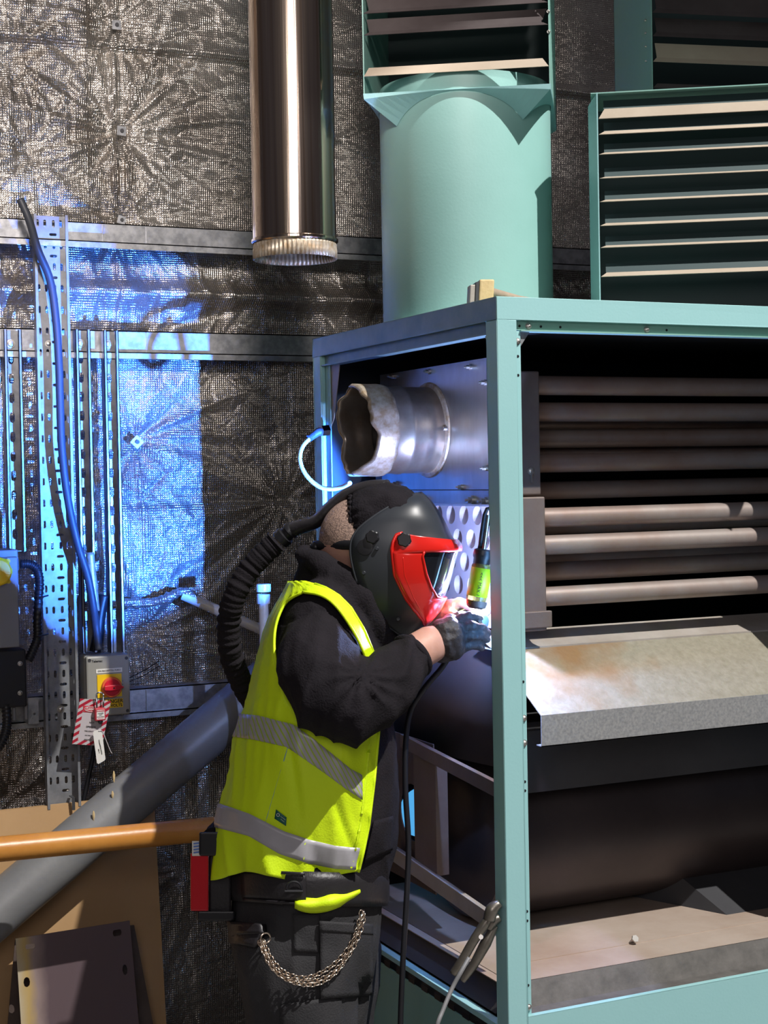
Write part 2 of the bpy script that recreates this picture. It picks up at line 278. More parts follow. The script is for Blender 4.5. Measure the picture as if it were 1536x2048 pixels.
class MB:
    XF = None
    def __init__(s): s.v = []; s.f = []; s.uv = None
    def add(s, vs, fs):
        k = len(s.v); s.v += [tuple(v) for v in vs]; s.f += [tuple(i + k for i in f) for f in fs]; return s
    def hexa(s, p):   # 8 points: bottom 4, top 4
        return s.add(p, [(0, 3, 2, 1), (4, 5, 6, 7), (0, 1, 5, 4), (1, 2, 6, 5), (2, 3, 7, 6), (3, 0, 4, 7)])
    def box(s, a, b):
        x0, x1 = sorted((a[0], b[0])); y0, y1 = sorted((a[1], b[1])); z0, z1 = sorted((a[2], b[2]))
        return s.hexa([(x0, y0, z0), (x1, y0, z0), (x1, y1, z0), (x0, y1, z0), (x0, y0, z1), (x1, y0, z1), (x1, y1, z1), (x0, y1, z1)])
    def slab(s, quad, t):      # quad of 3D points thickened by vector t
        t = Vector(t); q = [Vector(p) for p in quad]; n = len(q)
        vs = q + [p + t for p in q]
        return s.add(vs, [tuple(range(n - 1, -1, -1)), tuple(range(n, 2 * n))] + [(i, (i + 1) % n, n + (i + 1) % n, n + i) for i in range(n)])
    def loft(s, rings, cap=True, closed=True):
        n = len(rings[0]); k = len(s.v)
        for r in rings: s.v += [tuple(p) for p in r]
        for i in range(len(rings) - 1):
            for j in range(n if closed else n - 1):
                a = k + i * n + j; b = k + i * n + (j + 1) % n; s.f.append((a, b, b + n, a + n))
        if cap: s.f.append(tuple(k + j for j in range(n - 1, -1, -1))); s.f.append(tuple(k + (len(rings) - 1) * n + j for j in range(n)))
        return s
    def tube(s, pts, r, n=12, cap=True, ref=None, round_ends=False):
        pts = [Vector(p) for p in pts]; m = len(pts)
        rr = r if isinstance(r, (list, tuple)) else [r] * m
        rings = []; pn = None
        for i, p in enumerate(pts):
            T = ((pts[min(i + 1, m - 1)] - pts[max(i - 1, 0)])).normalized()
            if ref is not None: N = ref - T * T.dot(ref)
            elif pn is None: N = Vector((0, 0, 1)).cross(T) if abs(T.z) < 0.9 else Vector((1, 0, 0)).cross(T)
            else: N = pn - T * T.dot(pn)
            N.normalize(); pn = N; B = T.cross(N); q = rr[i]
            ra, rb = q if isinstance(q, (list, tuple)) else (q, q)
            ring = lambda c, sc: [c + N * (ra * sc * math.cos(2 * math.pi * j / n)) + B * (rb * sc * math.sin(2 * math.pi * j / n)) for j in range(n)]
            if round_ends and i == 0:
                for a in (80, 60, 40, 20): rings.append(ring(p - T * (min(ra, rb) * math.sin(R(a))), math.cos(R(a))))
            rings.append(ring(p, 1))
            if round_ends and i == m - 1:
                for a in (20, 40, 60, 80): rings.append(ring(p + T * (min(ra, rb) * math.sin(R(a))), math.cos(R(a))))
        return s.loft(rings, cap)
    def cyl(s, a, b, r, n=20, r2=None): return s.tube([a, b], [r, r if r2 is None else r2], n)
    def lathe(s, c, axis, prof, n=32, cap=False):    # prof: (distance along axis, radius)
        A = Vector(axis).normalized(); N = A.orthogonal().normalized(); B = A.cross(N); c = Vector(c)
        return s.loft([[c + A * h + (N * math.cos(2 * math.pi * j / n) + B * math.sin(2 * math.pi * j / n)) * r for j in range(n)] for h, r in prof], cap)
    def torus(s, c, axis, Rr, r, n=20, k=8, a0=0, a1=360, N=None):
        A = Vector(axis).normalized(); N = (Vector(N) if N is not None else A.orthogonal()).normalized(); B = A.cross(N); c = Vector(c)
        full = abs(a1 - a0) >= 360; cnt = n if full else n + 1
        rings = []
        for i in range(cnt):
            t = R(a0 + (a1 - a0) * i / n); d = N * math.cos(t) + B * math.sin(t)
            rings.append([c + d * (Rr + r * math.cos(2 * math.pi * j / k)) + A * (r * math.sin(2 * math.pi * j / k)) for j in range(k)])
        if full: rings.append(rings[0])
        return s.loft(rings, not full)
    def ball(s, c, r, n=14, sc=(1, 1, 1)):
        c = Vector(c); rings = []
        for i in range(1, n):
            a = math.pi * i / n
            rings.append([c + Vector((math.sin(a) * math.cos(2 * math.pi * j / (2 * n)) * r * sc[0], math.sin(a) * math.sin(2 * math.pi * j / (2 * n)) * r * sc[1], math.cos(a) * r * sc[2])) for j in range(2 * n)])
        return s.loft(rings, True)
    def mesh(s, name):
        me = bpy.data.meshes.new(name); me.from_pydata(s.v if MB.XF is None else [tuple(MB.XF @ Vector(v)) for v in s.v], [], s.f)
        bm = bmesh.new(); bm.from_mesh(me); bmesh.ops.remove_doubles(bm, verts=bm.verts, dist=1e-6); bmesh.ops.recalc_face_normals(bm, faces=bm.faces); bm.to_mesh(me); bm.free()
        return me
    def build(s, name, m, parent=None, **kw): return link(name, s.mesh(name), m, parent, **kw)
def spline(pts, n=8):
    pts = [Vector(p) for p in pts]; out = []
    for i in range(len(pts) - 1):
        p0 = pts[max(i - 1, 0)]; p1 = pts[i]; p2 = pts[i + 1]; p3 = pts[min(i + 2, len(pts) - 1)]
        for k in range(n):
            t = k / n
            out.append(0.5 * ((2 * p1) + (p2 - p0) * t + (2 * p0 - 5 * p1 + 4 * p2 - p3) * t * t + (3 * p1 - p0 - 3 * p2 + p3) * t ** 3))
    out.append(pts[-1]); return out
def interp(tab, x, k=1):   # piecewise-linear table lookup
    if x <= tab[0][0]: return tab[0][k]
    for a, b in zip(tab, tab[1:]):
        if x <= b[0]: return a[k] + (b[k] - a[k]) * (x - a[0]) / (b[0] - a[0])
    return tab[-1][k]
def smooth_interp(tab, x, k=1):
    w = (tab[-1][0] - tab[0][0]) * 0.04
    return sum(interp(tab, x + d * w, k) for d in (-1, -0.5, 0, 0.5, 1)) / 5
def slot(cx, cy, w, h, n=4):   # rounded slot outline in 2D
    r = min(w, h) / 2; o = []
    if h >= w: cs = [((cx, cy + h / 2 - r), 0), ((cx, cy - h / 2 + r), 180)]
    else: cs = [((cx + w / 2 - r, cy), -90), ((cx - w / 2 + r, cy), 90)]
    for (x, y), a0 in cs:
        for i in range(n + 1): a = R(a0 + 180 * i / n); o.append((x + r * math.cos(a), y + r * math.sin(a)))
    return o
def perforated(outer, holes, to3d):   # flat sheet with real holes
    bm = bmesh.new()
    for loop in [outer] + holes:
        vs = [bm.verts.new(to3d(x, y)) for x, y in loop]
        for i in range(len(vs)): bm.edges.new((vs[i], vs[(i + 1) % len(vs)]))
    nrm = (Vector(to3d(1, 0)) - Vector(to3d(0, 0))).cross(Vector(to3d(0, 1)) - Vector(to3d(0, 0)))
    bmesh.ops.triangle_fill(bm, use_beauty=True, use_dissolve=False, edges=bm.edges[:], normal=nrm)
    me = bpy.data.meshes.new('sheet'); bm.to_mesh(me); bm.free(); return me
_dg = None
def evaluated(o):
    dg = bpy.context.evaluated_depsgraph_get(); dg.update()
    me = bpy.data.meshes.new_from_object(o.evaluated_get(dg)); d = o.data; bpy.data.objects.remove(o); bpy.data.meshes.remove(d); return me
def organic(mb, voxel, smooth=6, wr=None):     # weld a set of lofts into one continuous surface
    me = mb.mesh('weld'); o = bpy.data.objects.new('weld', me); COL.objects.link(o)
    r = o.modifiers.new('r', 'REMESH'); r.mode = 'VOXEL'; r.voxel_size = voxel; r.use_smooth_shade = True
    if smooth: s = o.modifiers.new('s', 'SMOOTH'); s.iterations = smooth; s.factor = 0.5
    me = evaluated(o)
    if wr is not None:
        nr = [v.normal.copy() for v in me.vertices]
        for v, nn in zip(me.vertices, nr):
            d = wr(v.co, nn)
            if d: v.co += nn * d
    return me
def text_mesh(name, s, size, origin, xdir, ydir, m, parent, depth=0.0004, align='CENTER', bold=False):
    c = bpy.data.curves.new('t', 'FONT'); c.body = s; c.size = size; c.align_x = align; c.align_y = 'CENTER'; c.extrude = depth
    if bold: c.offset = size * 0.02
    o = bpy.data.objects.new('t', c); COL.objects.link(o)
    dg = bpy.context.evaluated_depsgraph_get(); dg.update()
    me = bpy.data.meshes.new_from_object(o.evaluated_get(dg)); bpy.data.objects.remove(o)
    X = Vector(xdir).normalized(); Y = Vector(ydir).normalized(); Z = X.cross(Y); og = Vector(origin)
    for v in me.vertices: p = v.co.copy(); v.co = og + X * p.x + Y * p.y + Z * p.z
    me.materials.clear()
    return link(name, me, m, parent, smooth=False)
# ================================================================ SETTING
YW = 4.20                       # foil-clad wall plane
XS, YF, YB = 1.42, 2.545, 3.46  # cabinet: left side plane, front plane, rear plane
fl = MB().box((-3.2, -3, -0.05), (4.6, 4.9, 0)).build('floor', M['concrete'], smooth=False); fl['kind'] = 'structure'

STARS = [(235, 52, 1.0), (243, 262, 1.3), (246, 438, 0.9), (272, 885, 1.2), (278, 1268, 1.3), (8, 575, 0.6), (20, 120, 0.7), (25, 1600, 1.1), (575, 1005, 1.0), (820, 60, .6), (370, 1735, .7), (1150, 620, .8), (60, 300, .8)]
def make_foil():
    x0, x1, z0, z1 = -0.9, 4.3, 0.0, 3.35; st = 0.0075
    nx = int((x1 - x0) / st); nz = int((z1 - z0) / st)
    X, Z = np.meshgrid(np.linspace(x0, x1, nx), np.linspace(z0, z1, nz)); H = np.zeros_like(X)
    def lowf(seed, sc):
        r = np.random.default_rng(seed); o = np.zeros_like(X)
        for _ in range(10):
            a = r.uniform(0, 6.28); f = sc * r.uniform(0.6, 1.6); o += np.sin((X * np.cos(a) + Z * np.sin(a)) * f + r.uniform(0, 6.28))
        return o / 10
    H += 0.012 * lowf(1, 5) + 0.006 * lowf(2, 14) + 0.0022 * lowf(3, 42)
    wx, wz = 0.03 * lowf(4, 9), 0.03 * lowf(5, 9)
    for px, py, am in STARS:
        p = onY(px, py, YW); dx, dz = X - p.x + wx * .6, Z - p.z + wz * .6; r = np.hypot(dx, dz) + 1e-4; th = np.arctan2(dz, dx)
        ph = rng.uniform(0, 6.28); k = rng.integers(5, 8)
        q = np.abs(np.sin(k * th + 1.3 * np.sin(3 * th + ph) + 2.2 * wx * 30)) ; q2 = np.abs(np.sin(2.7 * k * th + ph + 1.5 * np.sin(5 * th)))
        env = np.exp(-r / 0.22) * np.minimum(r / 0.05, 1)
        H += am * (0.020 * (1 - q ** 0.6) + 0.009 * (1 - q2 ** .7)) * env
        H -= 0.022 * am * np.exp(-(r / 0.07) ** 2)
    for _ in range(230):        # straight pressed creases
        cx, cz = rng.uniform(-0.4, 2.4), rng.uniform(0.4, 3.3); a = rng.choice([rng.normal(-0.6, .35), rng.normal(0.9, .4), rng.uniform(-1.6, 1.6)]); L = rng.uniform(0.05, 0.30); w = rng.uniform(0.004, 0.009)
        m = (np.abs(X - cx) < L) & (np.abs(Z - cz) < L)
        dx, dz = X[m] - cx + wx[m] * .7, Z[m] - cz + wz[m] * .7; t = dx * math.cos(a) + dz * math.sin(a); s = -dx * math.sin(a) + dz * math.cos(a)
        H[m] += rng.choice([-1, 1, 1]) * rng.uniform(0.003, 0.0075) * np.exp(-(s / w) ** 2) * np.clip(1 - (np.abs(t) / L) ** 2, 0, 1)
    # seams
    zs = zat(300, 105, YW); H += 0.007 * np.tanh((Z - zs + 0.01 * wx * 20) / 0.004); H += 0.012 * np.exp(-((Z - zs - .012 + wx * .2) / 0.012) ** 2) * (0.6 + 6 * wz)
    xs = xat(228, 500, YW); H += 0.005 * np.tanh((X - xs + 0.1 * wz) / 0.004); xs = xat(180, 300, YW); H -= 0.004 * np.tanh((X - xs) / 0.003)
    zs = zat(400, 1010, YW); H -= 0.006 * np.tanh((Z - zs) / 0.004)
    # band between the first two rails bulges outwards
    za, zb = zat(300, 515, YW), zat(300, 655, YW); b = 1 / (1 + np.exp(-(za - Z) / .012)) / (1 + np.exp(-(Z - zb) / .012)); zc = zat(300, 590, YW)
    H += b * 0.02 * np.abs(np.sin(8 * X + 9 * wx * 6)) + b * 0.05 * np.exp(-((Z - zc) / 0.03) ** 2)
    H += b * 0.010 * (1 - np.abs(np.sin(38 * X + 40 * wx + 10 * Z)) ** .5)
    V = np.stack([X, YW - H, Z], -1).reshape(-1, 3); i = np.arange(nx * nz).reshape(nz, nx)
    Fc = np.stack([i[:-1, :-1], i[:-1, 1:], i[1:, 1:], i[1:, :-1]], -1).reshape(-1, 4)
    me = bpy.data.meshes.new('wall_back'); me.vertices.add(len(V)); me.vertices.foreach_set('co', V.astype(np.float32).ravel())
    me.loops.add(Fc.size); me.loops.foreach_set('vertex_index', Fc.ravel().astype(np.int32)); me.polygons.add(len(Fc))
    me.polygons.foreach_set('loop_start', np.arange(0, Fc.size, 4, dtype=np.int32)); me.polygons.foreach_set('loop_total', np.full(len(Fc), 4, np.int32)); me.update(calc_edges=True); me.validate()
    o = link('wall_back', me, M['foil'], smooth='full'); o['kind'] = 'structure'
make_foil()
w = MB().box((-0.95, YW + 0.06, 0), (4.35, YW + 0.12, 3.4)).build('wall_back_cladding', M['dark'], smooth=False); w['kind'] = 'structure'

# cladding rails (Z section): upright web towards the hall, ledge below
def rail(name, pa, pb, ph, led, m=M['galv']):
    y = YW - 0.075; x0, x1 = -0.75, 4.2
    z = 0.5 * (onY(*pa, y).z + onY(*pb, y).z); h = abs(onY(pa[0], pa[1] + ph, y).z - onY(*pa, y).z)
    b = MB(); b.box((x0, y, z - h), (x1, y + 0.003, z)); b.box((x0, y, z - 0.003), (x1, YW - 0.01, z)); b.box((x0, y - led, z - h - 0.003), (x1, y + 0.003, z - h)); b.box((x0, y - led, z - h - 0.018), (x1, y - led + 0.003, z - h))
    for px in (205, 292): xx = xat(px, pa[1] + 20, y); b.box((xx, y - 0.004, z - h * .98), (xx + 0.002, y, z - 0.004))
    o = b.build(name, m, smooth=False); o['kind'] = 'structure'; return z, h
rail('trim_1', (240, 447), (700, 473), 42, 0.045)
rail('trim_2', (240, 662), (600, 669), 44, 0.022)
rail('trim_3', (280, 1378), (469, 1362), 46, 0.012)

# square washers that pin the insulation
def washer(px, py, s, label, rot=45):
    p = onY(px, py, YW - 0.02); root = thing('insulation_washer', label, 'washer', p, 'washers pinning the foil')
    b = MB(); q = [(math.cos(R(rot + 90 * k)) * s, math.sin(R(rot + 90 * k)) * s) for k in range(4)]
    b.slab([(p.x + x, p.y, p.z + z) for x, z in q], (0, -0.002, 0)); b.build('plate', M['galv'], root, smooth=False)
    MB().cyl(p + Vector((0, -0.003, 0)), p + Vector((0, -0.007, 0)), s * .3, 10).build('screw_head', M['dark'], root)
washer(274, 884, 0.020, 'small square washer on edge pinning the blue-lit foil right of the struts', 0)
washer(243, 262, 0.018, 'small square washer at the hub of creases in the bright upper foil', 40)
washer(233, 50, 0.018, 'small square washer at the very top of the foil wall', 45)
washer(243, 440, 0.016, 'small square washer just above the topmost rail', 30)

# ================================================================ HEATER CABINET
cab = thing('heater_cabinet', 'mint green steel framed warm air heater cabinet with its side and front panels off', 'heater', (XS, YF, 0))
ZT = zat(1037, 594, YF)      # top of front rail
ZB1 = zat(1037, 640, YF)     # underside
XR = 3.05; W45 = 0.043
c = MB(); # front left corner post (angle section with a return flange)
zp0 = 0.02
c.box((XS, YF, zp0), (XS + W45, YF + 0.0025, ZB1)).box((XS, YF, zp0), (XS + 0.0025, YF + W45, ZB1)).box((XS + W45, YF, zp0), (XS + W45 - 0.0025, YF + 0.012, ZB1 - .002)).box((XS + W45, YF + 0.010, zp0), (XS + W45 + 0.014, YF + 0.0125, ZB1 - 0.02)).box((XS, YF + W45, zp0), (XS + 0.012, YF + W45 - 0.0025, ZB1))
c.build('corner_post', M['mint'], cab, smooth=False, bevel=0.0012)
c = MB(); c.box((XS, YB, zp0), (XS + 0.0025, YB - 0.045, ZB1)).box((XS, YB, zp0), (XS + W45, YB - 0.0025, ZB1)).box((XS + .0025, YB - 0.045, zp0), (XS + 0.012, YB - 0.0475, ZB1)).box((XS + 0.012, YB - 0.0475, zp0), (XS + 0.0145, YB - 0.075, ZB1 - 0.02))
c.build('corner_post', M['mint'], cab, smooth=False, bevel=0.001)
c = MB(); c.box((XR, YF, zp0), (XR - W45, YF + 0.0025, ZB1)).box((XR, YF, zp0), (XR - 0.0025, YF + W45, ZB1)); c.build('corner_post', M['mint'], cab, smooth=False)
c = MB(); c.box((XR, YB, zp0), (XR - W45, YB - 0.0025, ZB1)).box((XR, YB, zp0), (XR - 0.0025, YB - W45, ZB1)); c.build('corner_post', M['mint'], cab, smooth=False)
# front top rail with recessed bolt strip
c = MB(); c.box((XS + 0.0008, YF, ZB1), (XR, YF + 0.0025, ZT)).box((XS, YF + .0005, ZT - 0.0025), (XR, YF + 0.045, ZT)).box((XS + W45, YF, ZB1), (XR, YF + 0.012, ZB1 + 0.0025))
c.build('top_rail', M['mint'], cab, smooth=False, bevel=0.001)
zs = ZB1 - 0.018
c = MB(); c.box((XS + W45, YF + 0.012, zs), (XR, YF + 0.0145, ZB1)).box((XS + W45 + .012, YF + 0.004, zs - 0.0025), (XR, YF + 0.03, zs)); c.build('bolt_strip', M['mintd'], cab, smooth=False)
# side top rail
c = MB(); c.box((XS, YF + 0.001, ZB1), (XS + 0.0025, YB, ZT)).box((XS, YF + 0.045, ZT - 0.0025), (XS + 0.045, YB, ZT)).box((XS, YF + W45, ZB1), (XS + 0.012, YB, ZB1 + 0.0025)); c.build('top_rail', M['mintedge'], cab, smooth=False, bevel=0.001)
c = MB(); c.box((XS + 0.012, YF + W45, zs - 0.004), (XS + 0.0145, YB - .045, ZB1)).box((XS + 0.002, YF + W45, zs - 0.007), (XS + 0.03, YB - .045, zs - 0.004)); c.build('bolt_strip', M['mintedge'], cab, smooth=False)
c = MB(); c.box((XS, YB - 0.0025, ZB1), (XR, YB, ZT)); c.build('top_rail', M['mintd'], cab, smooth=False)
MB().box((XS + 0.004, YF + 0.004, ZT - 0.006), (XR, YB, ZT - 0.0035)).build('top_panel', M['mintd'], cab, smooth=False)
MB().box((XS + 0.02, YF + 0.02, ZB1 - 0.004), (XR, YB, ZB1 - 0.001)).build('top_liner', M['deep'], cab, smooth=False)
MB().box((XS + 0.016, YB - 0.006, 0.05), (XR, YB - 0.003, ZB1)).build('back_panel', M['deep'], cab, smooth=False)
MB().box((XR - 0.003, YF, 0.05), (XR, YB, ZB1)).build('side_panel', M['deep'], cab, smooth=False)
XP = 2.235   # fitted front panel to the right of the opening
MB().box((XP, YF - 0.001, 0.9), (XR, YF - 0.004, ZB1 - 0.002)).build('front_panel', M['mint'], cab, smooth=False)
# lower front panel, top edge climbs nowhere: it is level
zl = zat(1070, 2031, YF); 
c = MB(); c.box((XS + W45 - .001, YF + 0.001, 0.06), (XR, YF + 0.003, zl)).box((XS + W45, YF + 0.001, zl - 0.002), (XR, YF + 0.014, zl)); c.build('lower_panel', M['mint'], cab, smooth=False, bevel=0.0008)
# lower side rail + lower side panel
zls = onX(985, 2043, XS).z
c = MB(); c.box((XS, YF + W45, 0.06), (XS + 0.0025, YB - 0.045, zls - 0.03)).build('side_panel_lower', M['mintd'], cab, smooth=False)
c = MB(); c.box((XS + 0.001, YF + W45, zls - 0.012), (XS + 0.02, YB - 0.045, zls)); c.build('bottom_rail', M['mint'], cab, smooth=False, bevel=0.001)
c = MB(); c.box((XS + 0.012, YF + W45, zls - 0.04), (XS + 0.016, YB - .045, zls - 0.01)); c.build('rail_flange', M['dark'], cab, smooth=False)
for k in range(12):
    y = YF + 0.10 + k * 0.062
    if y < YB - .08: MB().box((XS - 0.0006, y, zls - 0.030), (XS + 0.0003, y + 0.028, zls - 0.018)).build('panel_clip', M['black'], cab, smooth=False)
# gussets
zz = zs - 0.003; x = XS + W45 + 0.014
MB().slab([(x, YF + 0.014, zz), (x + 0.022, YF + 0.014, zz), (x, YF + 0.014, zz - 0.03)], (0, 0.002, 0)).build('gusset', M['galv'], cab, smooth=False)
yy = YF + W45
MB().slab([(XS + 0.014, yy, zz - .004), (XS + 0.014, yy + 0.03, zz - .004), (XS + 0.014, yy, zz - 0.045)], (0.002, 0, 0)).build('gusset', M['galv'], cab, smooth=False)
yy = YB - 0.075
MB().slab([(XS + 0.016, yy + .01, zz), (XS + 0.016, yy - 0.05, zz), (XS + 0.016, yy - 0.045, zz - 0.02), (XS + 0.016, yy - 0.01, zz - 0.13), (XS + .016, yy + .01, zz - .15)], (0.002, 0, 0)).build('gusset', M['galvd'], cab, smooth=False, label='dusty galvanised gusset plate')
def boltf(x, y, z, r=0.0055, axis=(0, -1, 0), parent=cab, name='bolt', m='bolt'):
    a = Vector(axis); p = Vector((x, y, z))
    MB().lathe(p, a, [(0, r * 1.35), (0.001, r * 1.35), (0.0012, r), (0.004, r), (0.006, r * .5), (0.0062, 0.0001)], 12).build(name, M[m], parent)
xf = XS + W45 + 0.007
for py in (682, 1438, 1488, 2020): boltf(xf, YF + 0.010, onY(1049, py, YF).z, 0.0048)
for py, m in ((712, 0), (750, 0), (1365, 0), (1566, 0), (1584, 0), (1827, 0), (1846, 0), (1976, 0)):
    MB().cyl((xf, YF + 0.0102, onY(1049, py, YF).z), (xf, YF + 0.0095, onY(1049, py, YF).z), 0.0028, 10).build('screw_hole', M['black'], cab)
for px in (1063, 1300): boltf(xat(px, 652, YF), YF + 0.012, ZB1 - 0.010, 0.005)
for px in (1045, 1088, 1127, 1340): MB().cyl((xat(px, 652, YF), YF + 0.0122, ZB1 - 0.010), (xat(px, 652, YF), YF + 0.0112, ZB1 - 0.010), 0.0026, 8).build('screw_hole', M['black'], cab)

# --- heat exchanger header boxes
XH = 1.55; YH = 2.76
xh1 = xat(1081, 900, YH)
zu0, zu1 = zat(1060, 990, YH), zat(1060, 742, YH)
MB().box((XH + .003, YH, zu0), (xh1, 3.40, zu1)).build('header_box', M['header'], cab, smooth=False, bevel=0.003)
zh0 = zat(1060, 1262, YH)
xh2 = xat(1086, 1100, YH)
MB().box((XH + .022, YH - 0.012, zh0), (xh2, 3.40, zu0 - 0.004)).build('header_box', M['header'], cab, smooth=False, bevel=0.003)
MB().box((XH, YH - 0.02, zat(1060, 1255, YH)), (xh2 + 0.008, YH - 0.008, zat(1060, 1222, YH))).build('header_foot', M['header'], cab, smooth=False, bevel=0.002)
p = onY(1062, 942, YH); boltf(p.x, YH - .0, p.z, 0.006, name='key_screw')
MB().box((p.x - 0.003, YH - 0.006, p.z - 0.024), (p.x + 0.001, YH - 0.003, p.z)).build('key_tail', M['bolt'], cab, smooth=False)
# stainless plate with spigot
pa = [onX(760, 749, XH), onX(1003, 712, XH), onX(1003, 992, XH), onX(760, 968, XH)]
y0, y1 = pa[0].y, pa[1].y; ztp = (pa[0].z + pa[1].z) / 2; zbp = (pa[2].z + pa[3].z) / 2
SY, SZ, SR = 3.10, onX(860, 857, 1.50).z, 0.0965
MB().box((XH, y1, zbp), (XH + 0.0025, y0, ztp)).build('stainless_plate', M['stain'], cab, smooth=False)
MB().lathe((XH - 0.0005, SY, SZ), (-1, 0, 0), [(0, SR + 0.011), (0.004, SR + 0.009), (0.006, SR + 0.001), (0.007, SR)], 48).build('weld_bead', M['brass'], cab)
# ragged cut spigot
b = MB(); rings = []; N = 96
r_ = random.Random(3)
rag = [0.0] * N
for k in (2, 3, 5, 9, 17):
    ph = r_.uniform(0, 6.28); am = 0.014 / k ** .8
    for j in range(N): rag[j] += am * math.sin(2 * math.pi * j * k / N + ph)
X1 = 1.368
for h, rr in [(XH, SR), (1.50, SR), (1.478, SR), (1.474, SR + .0015), (1.466, SR + .0015), (1.462, SR), (1.425, SR), (1.415, SR + 0.002), (1.40, SR + 0.001), (X1 + 0.008, SR), (X1, SR + 0.001)]:
    k = max(0.0, min(1, (1.43 - h) / 0.06))
    rings.append([Vector((h + rag[j] * k, SY + math.cos(2 * math.pi * j / N) * (rr + rag[j] * .12 * k), SZ + math.sin(2 * math.pi * j / N) * (rr + .10 * k * rag[(j + 30) % N]))) for j in range(N)])
b.loft(rings, False).build('flue_spigot', M['spigot'], cab, solid=0.0022, offset=-1, label='short stainless spigot with a ragged cut end')
b = MB(); rings = []
for h, rr in [(1.43, SR + 0.0025), (1.42, SR + 0.004), (1.40, SR + 0.003), (X1 + .004, SR + 0.003), (X1 - .002, SR - 0.002)]:
    k = max(0.0, min(1, (1.43 - h) / 0.06))
    rings.append([Vector((h + rag[j] * k + .0012 * math.sin(j * .9), SY + math.cos(2 * math.pi * j / N) * (rr + rag[j] * .12 * k + .0008 * math.sin(j * .8)), SZ + math.sin(2 * math.pi * j / N) * (rr + .10 * k * rag[(j + 30) % N]))) for j in range(N)])
b.loft(rings, False).build('scorched_collar', M['brass'], cab, solid=0.002, offset=1)
MB().lathe((1.452, SY, SZ), (1, 0, 0), [(0, 0.0001), (0, SR - 0.003)], 40).build('shade_disc', M['deep'], cab)  # dark disc added to put shade into the open spigot
def stud(px, py, X, L=0.02, r=0.0032):
    p = onX(px, py, X); b = MB().cyl(p, p - Vector((L, 0, 0)), r * .6, 8).cyl(p, p - Vector((0.006, 0, 0)), r * 1.9, 14).cyl(p - Vector((.006, 0, 0)), p - Vector((0.013, 0, 0)), r * 1.45, 6)
    b.build('stud', M['bolt'], cab)
for px, py in ((787, 752), (860, 743), (942, 734), (972, 765), (974, 936), (795, 967), (925, 974), (897, 857)): stud(px, py, XH, 0.018 if px != 897 else .012)
# tube plate with open tube ends
ptop, pbot = onX(860, 1008, XH).z, onX(860, 1235, XH).z
holes = []; rH = 0.0205
yy0 = onX(983, 1030, XH).y
z_rows = [onX(930, py, XH).z for py in (1030, 1078, 1124, 1170)]
zr0 = z_rows[0]; pitch = (z_rows[0] - z_rows[3]) / 3; HC = []
for r in range(5):
    for k in range(11):
        y = 2.745 + k * 0.061 + (0.0305 if r % 2 else 0); z = zr0 - r * pitch
        if y < 3.33 and z > pbot + 0.02: HC.append((y, z)); holes.append([(y + math.cos(a * math.pi / 10) * rH, z + math.sin(a * math.pi / 10) * rH) for a in range(20)])
me = perforated([(2.70, pbot), (3.37, pbot), (3.37, ptop), (2.70, ptop)], holes, lambda a, b: (XH - 0.003, a, b))
link('tube_plate', me, M['perf'], cab, smooth=False, solid=0.004, offset=0)
b = MB()
for y, z in HC:
    b.lathe((XH - 0.004, y, z), (1, 0, 0), [(0, rH), (0.022, rH), (0.0225, 0.0001)], 18)
o = b.build('tube_end', M['perf'], cab, label='recessed round tube ends showing through the plate'); o['kind'] = 'stuff'
MB().box((XH - 0.028, 2.70, ptop - 0.002), (XH, 3.37, ptop + 0.002)).box((XH - .004, 2.7, ptop), (XH, 3.37, zbp - .002)).build('plate_flange', M['stain'], cab, smooth=False)
for px, py in ((850, 998), (945, 1000), (972, 1003)): stud(px, py, XH - 0.004, 0.02, 0.005)

# --- exchanger tubes
TUB = [(771, 2.83, 1), (824, 2.86, 1), (877, 2.93, 1), (926, 2.86, 1), (1035, 2.785, 1), (1090, 2.775, 1), (1143, 2.89, 1), (1193, 2.775, 1)]
for py, y, k in TUB:
    z = zat(1100, py, y); MB().cyl((xh1 - 0.01, y, z), (XR - 0.01, y, z), 0.0205, 24).build('exchanger_tube', M['tube'], cab)
for k in range(7):
    for r in range(2):
        y = 2.99 + 0.11 * r; z = zat(1100, 771 + k * 70, y); MB().cyl((xh1 - 0.01, y, z), (XR - 0.01, y, z), 0.0205, 14).build('exchanger_tube', M['tube'], cab)

# --- deflector shelf: ledge, slope, front lip
YL = 2.625
zA = zat(1075, 1263, 2.80); zB = zat(1075, 1295, 2.775); zC = zat(1075, 1432, YL); zD = zat(1075, 1495, YL)
xl = onY(962, 1300, 2.77).x
xl = max(xl, XH - 0.02)
c = MB(); c.box((xl, 2.775, zB), (XR, 2.86, zB + 0.002)); 
c.slab([(xl, 2.86, zA), (XR, 2.86, zA), (XR, 2.775, zB), (xl, 2.775, zB)], (0, 0, -0.002)); c.build('deflector_ledge', M['galvd'], cab, smooth=False)
c = MB(); c.slab([(xl + .0, 2.773, zB - .001), (XR, 2.773, zB - .001), (XR, YL, zC), (xl + 0.02, YL, zC)], (0, 0.0005, -0.002)); c.build('deflector_shelf', M['shelf'], cab, smooth=False)
c = MB(); c.slab([(xl + 0.02, YL, zC + .0004), (XR, YL, zC + .0004), (XR, YL, zD), (xl + 0.02, YL, zD)], (0, 0.002, 0)); c.box((xl + .02, YL, zD), (XR, YL + 0.02, zD + 0.002)); c.build('deflector_lip', M['lip'], cab, smooth=False)
MB().box((xl + .03, 2.9, zD - .02), (XR, 3.40, zD - .0)).build('baffle_plate', M['dark'], cab, smooth=False)
# hanging plate behind the lip
MB().box((xh1 - .05, 2.80, zat(1070, 1585, 2.8)), (XR, 2.803, zD)).build('hanger_plate', M['dark'], cab, smooth=False)
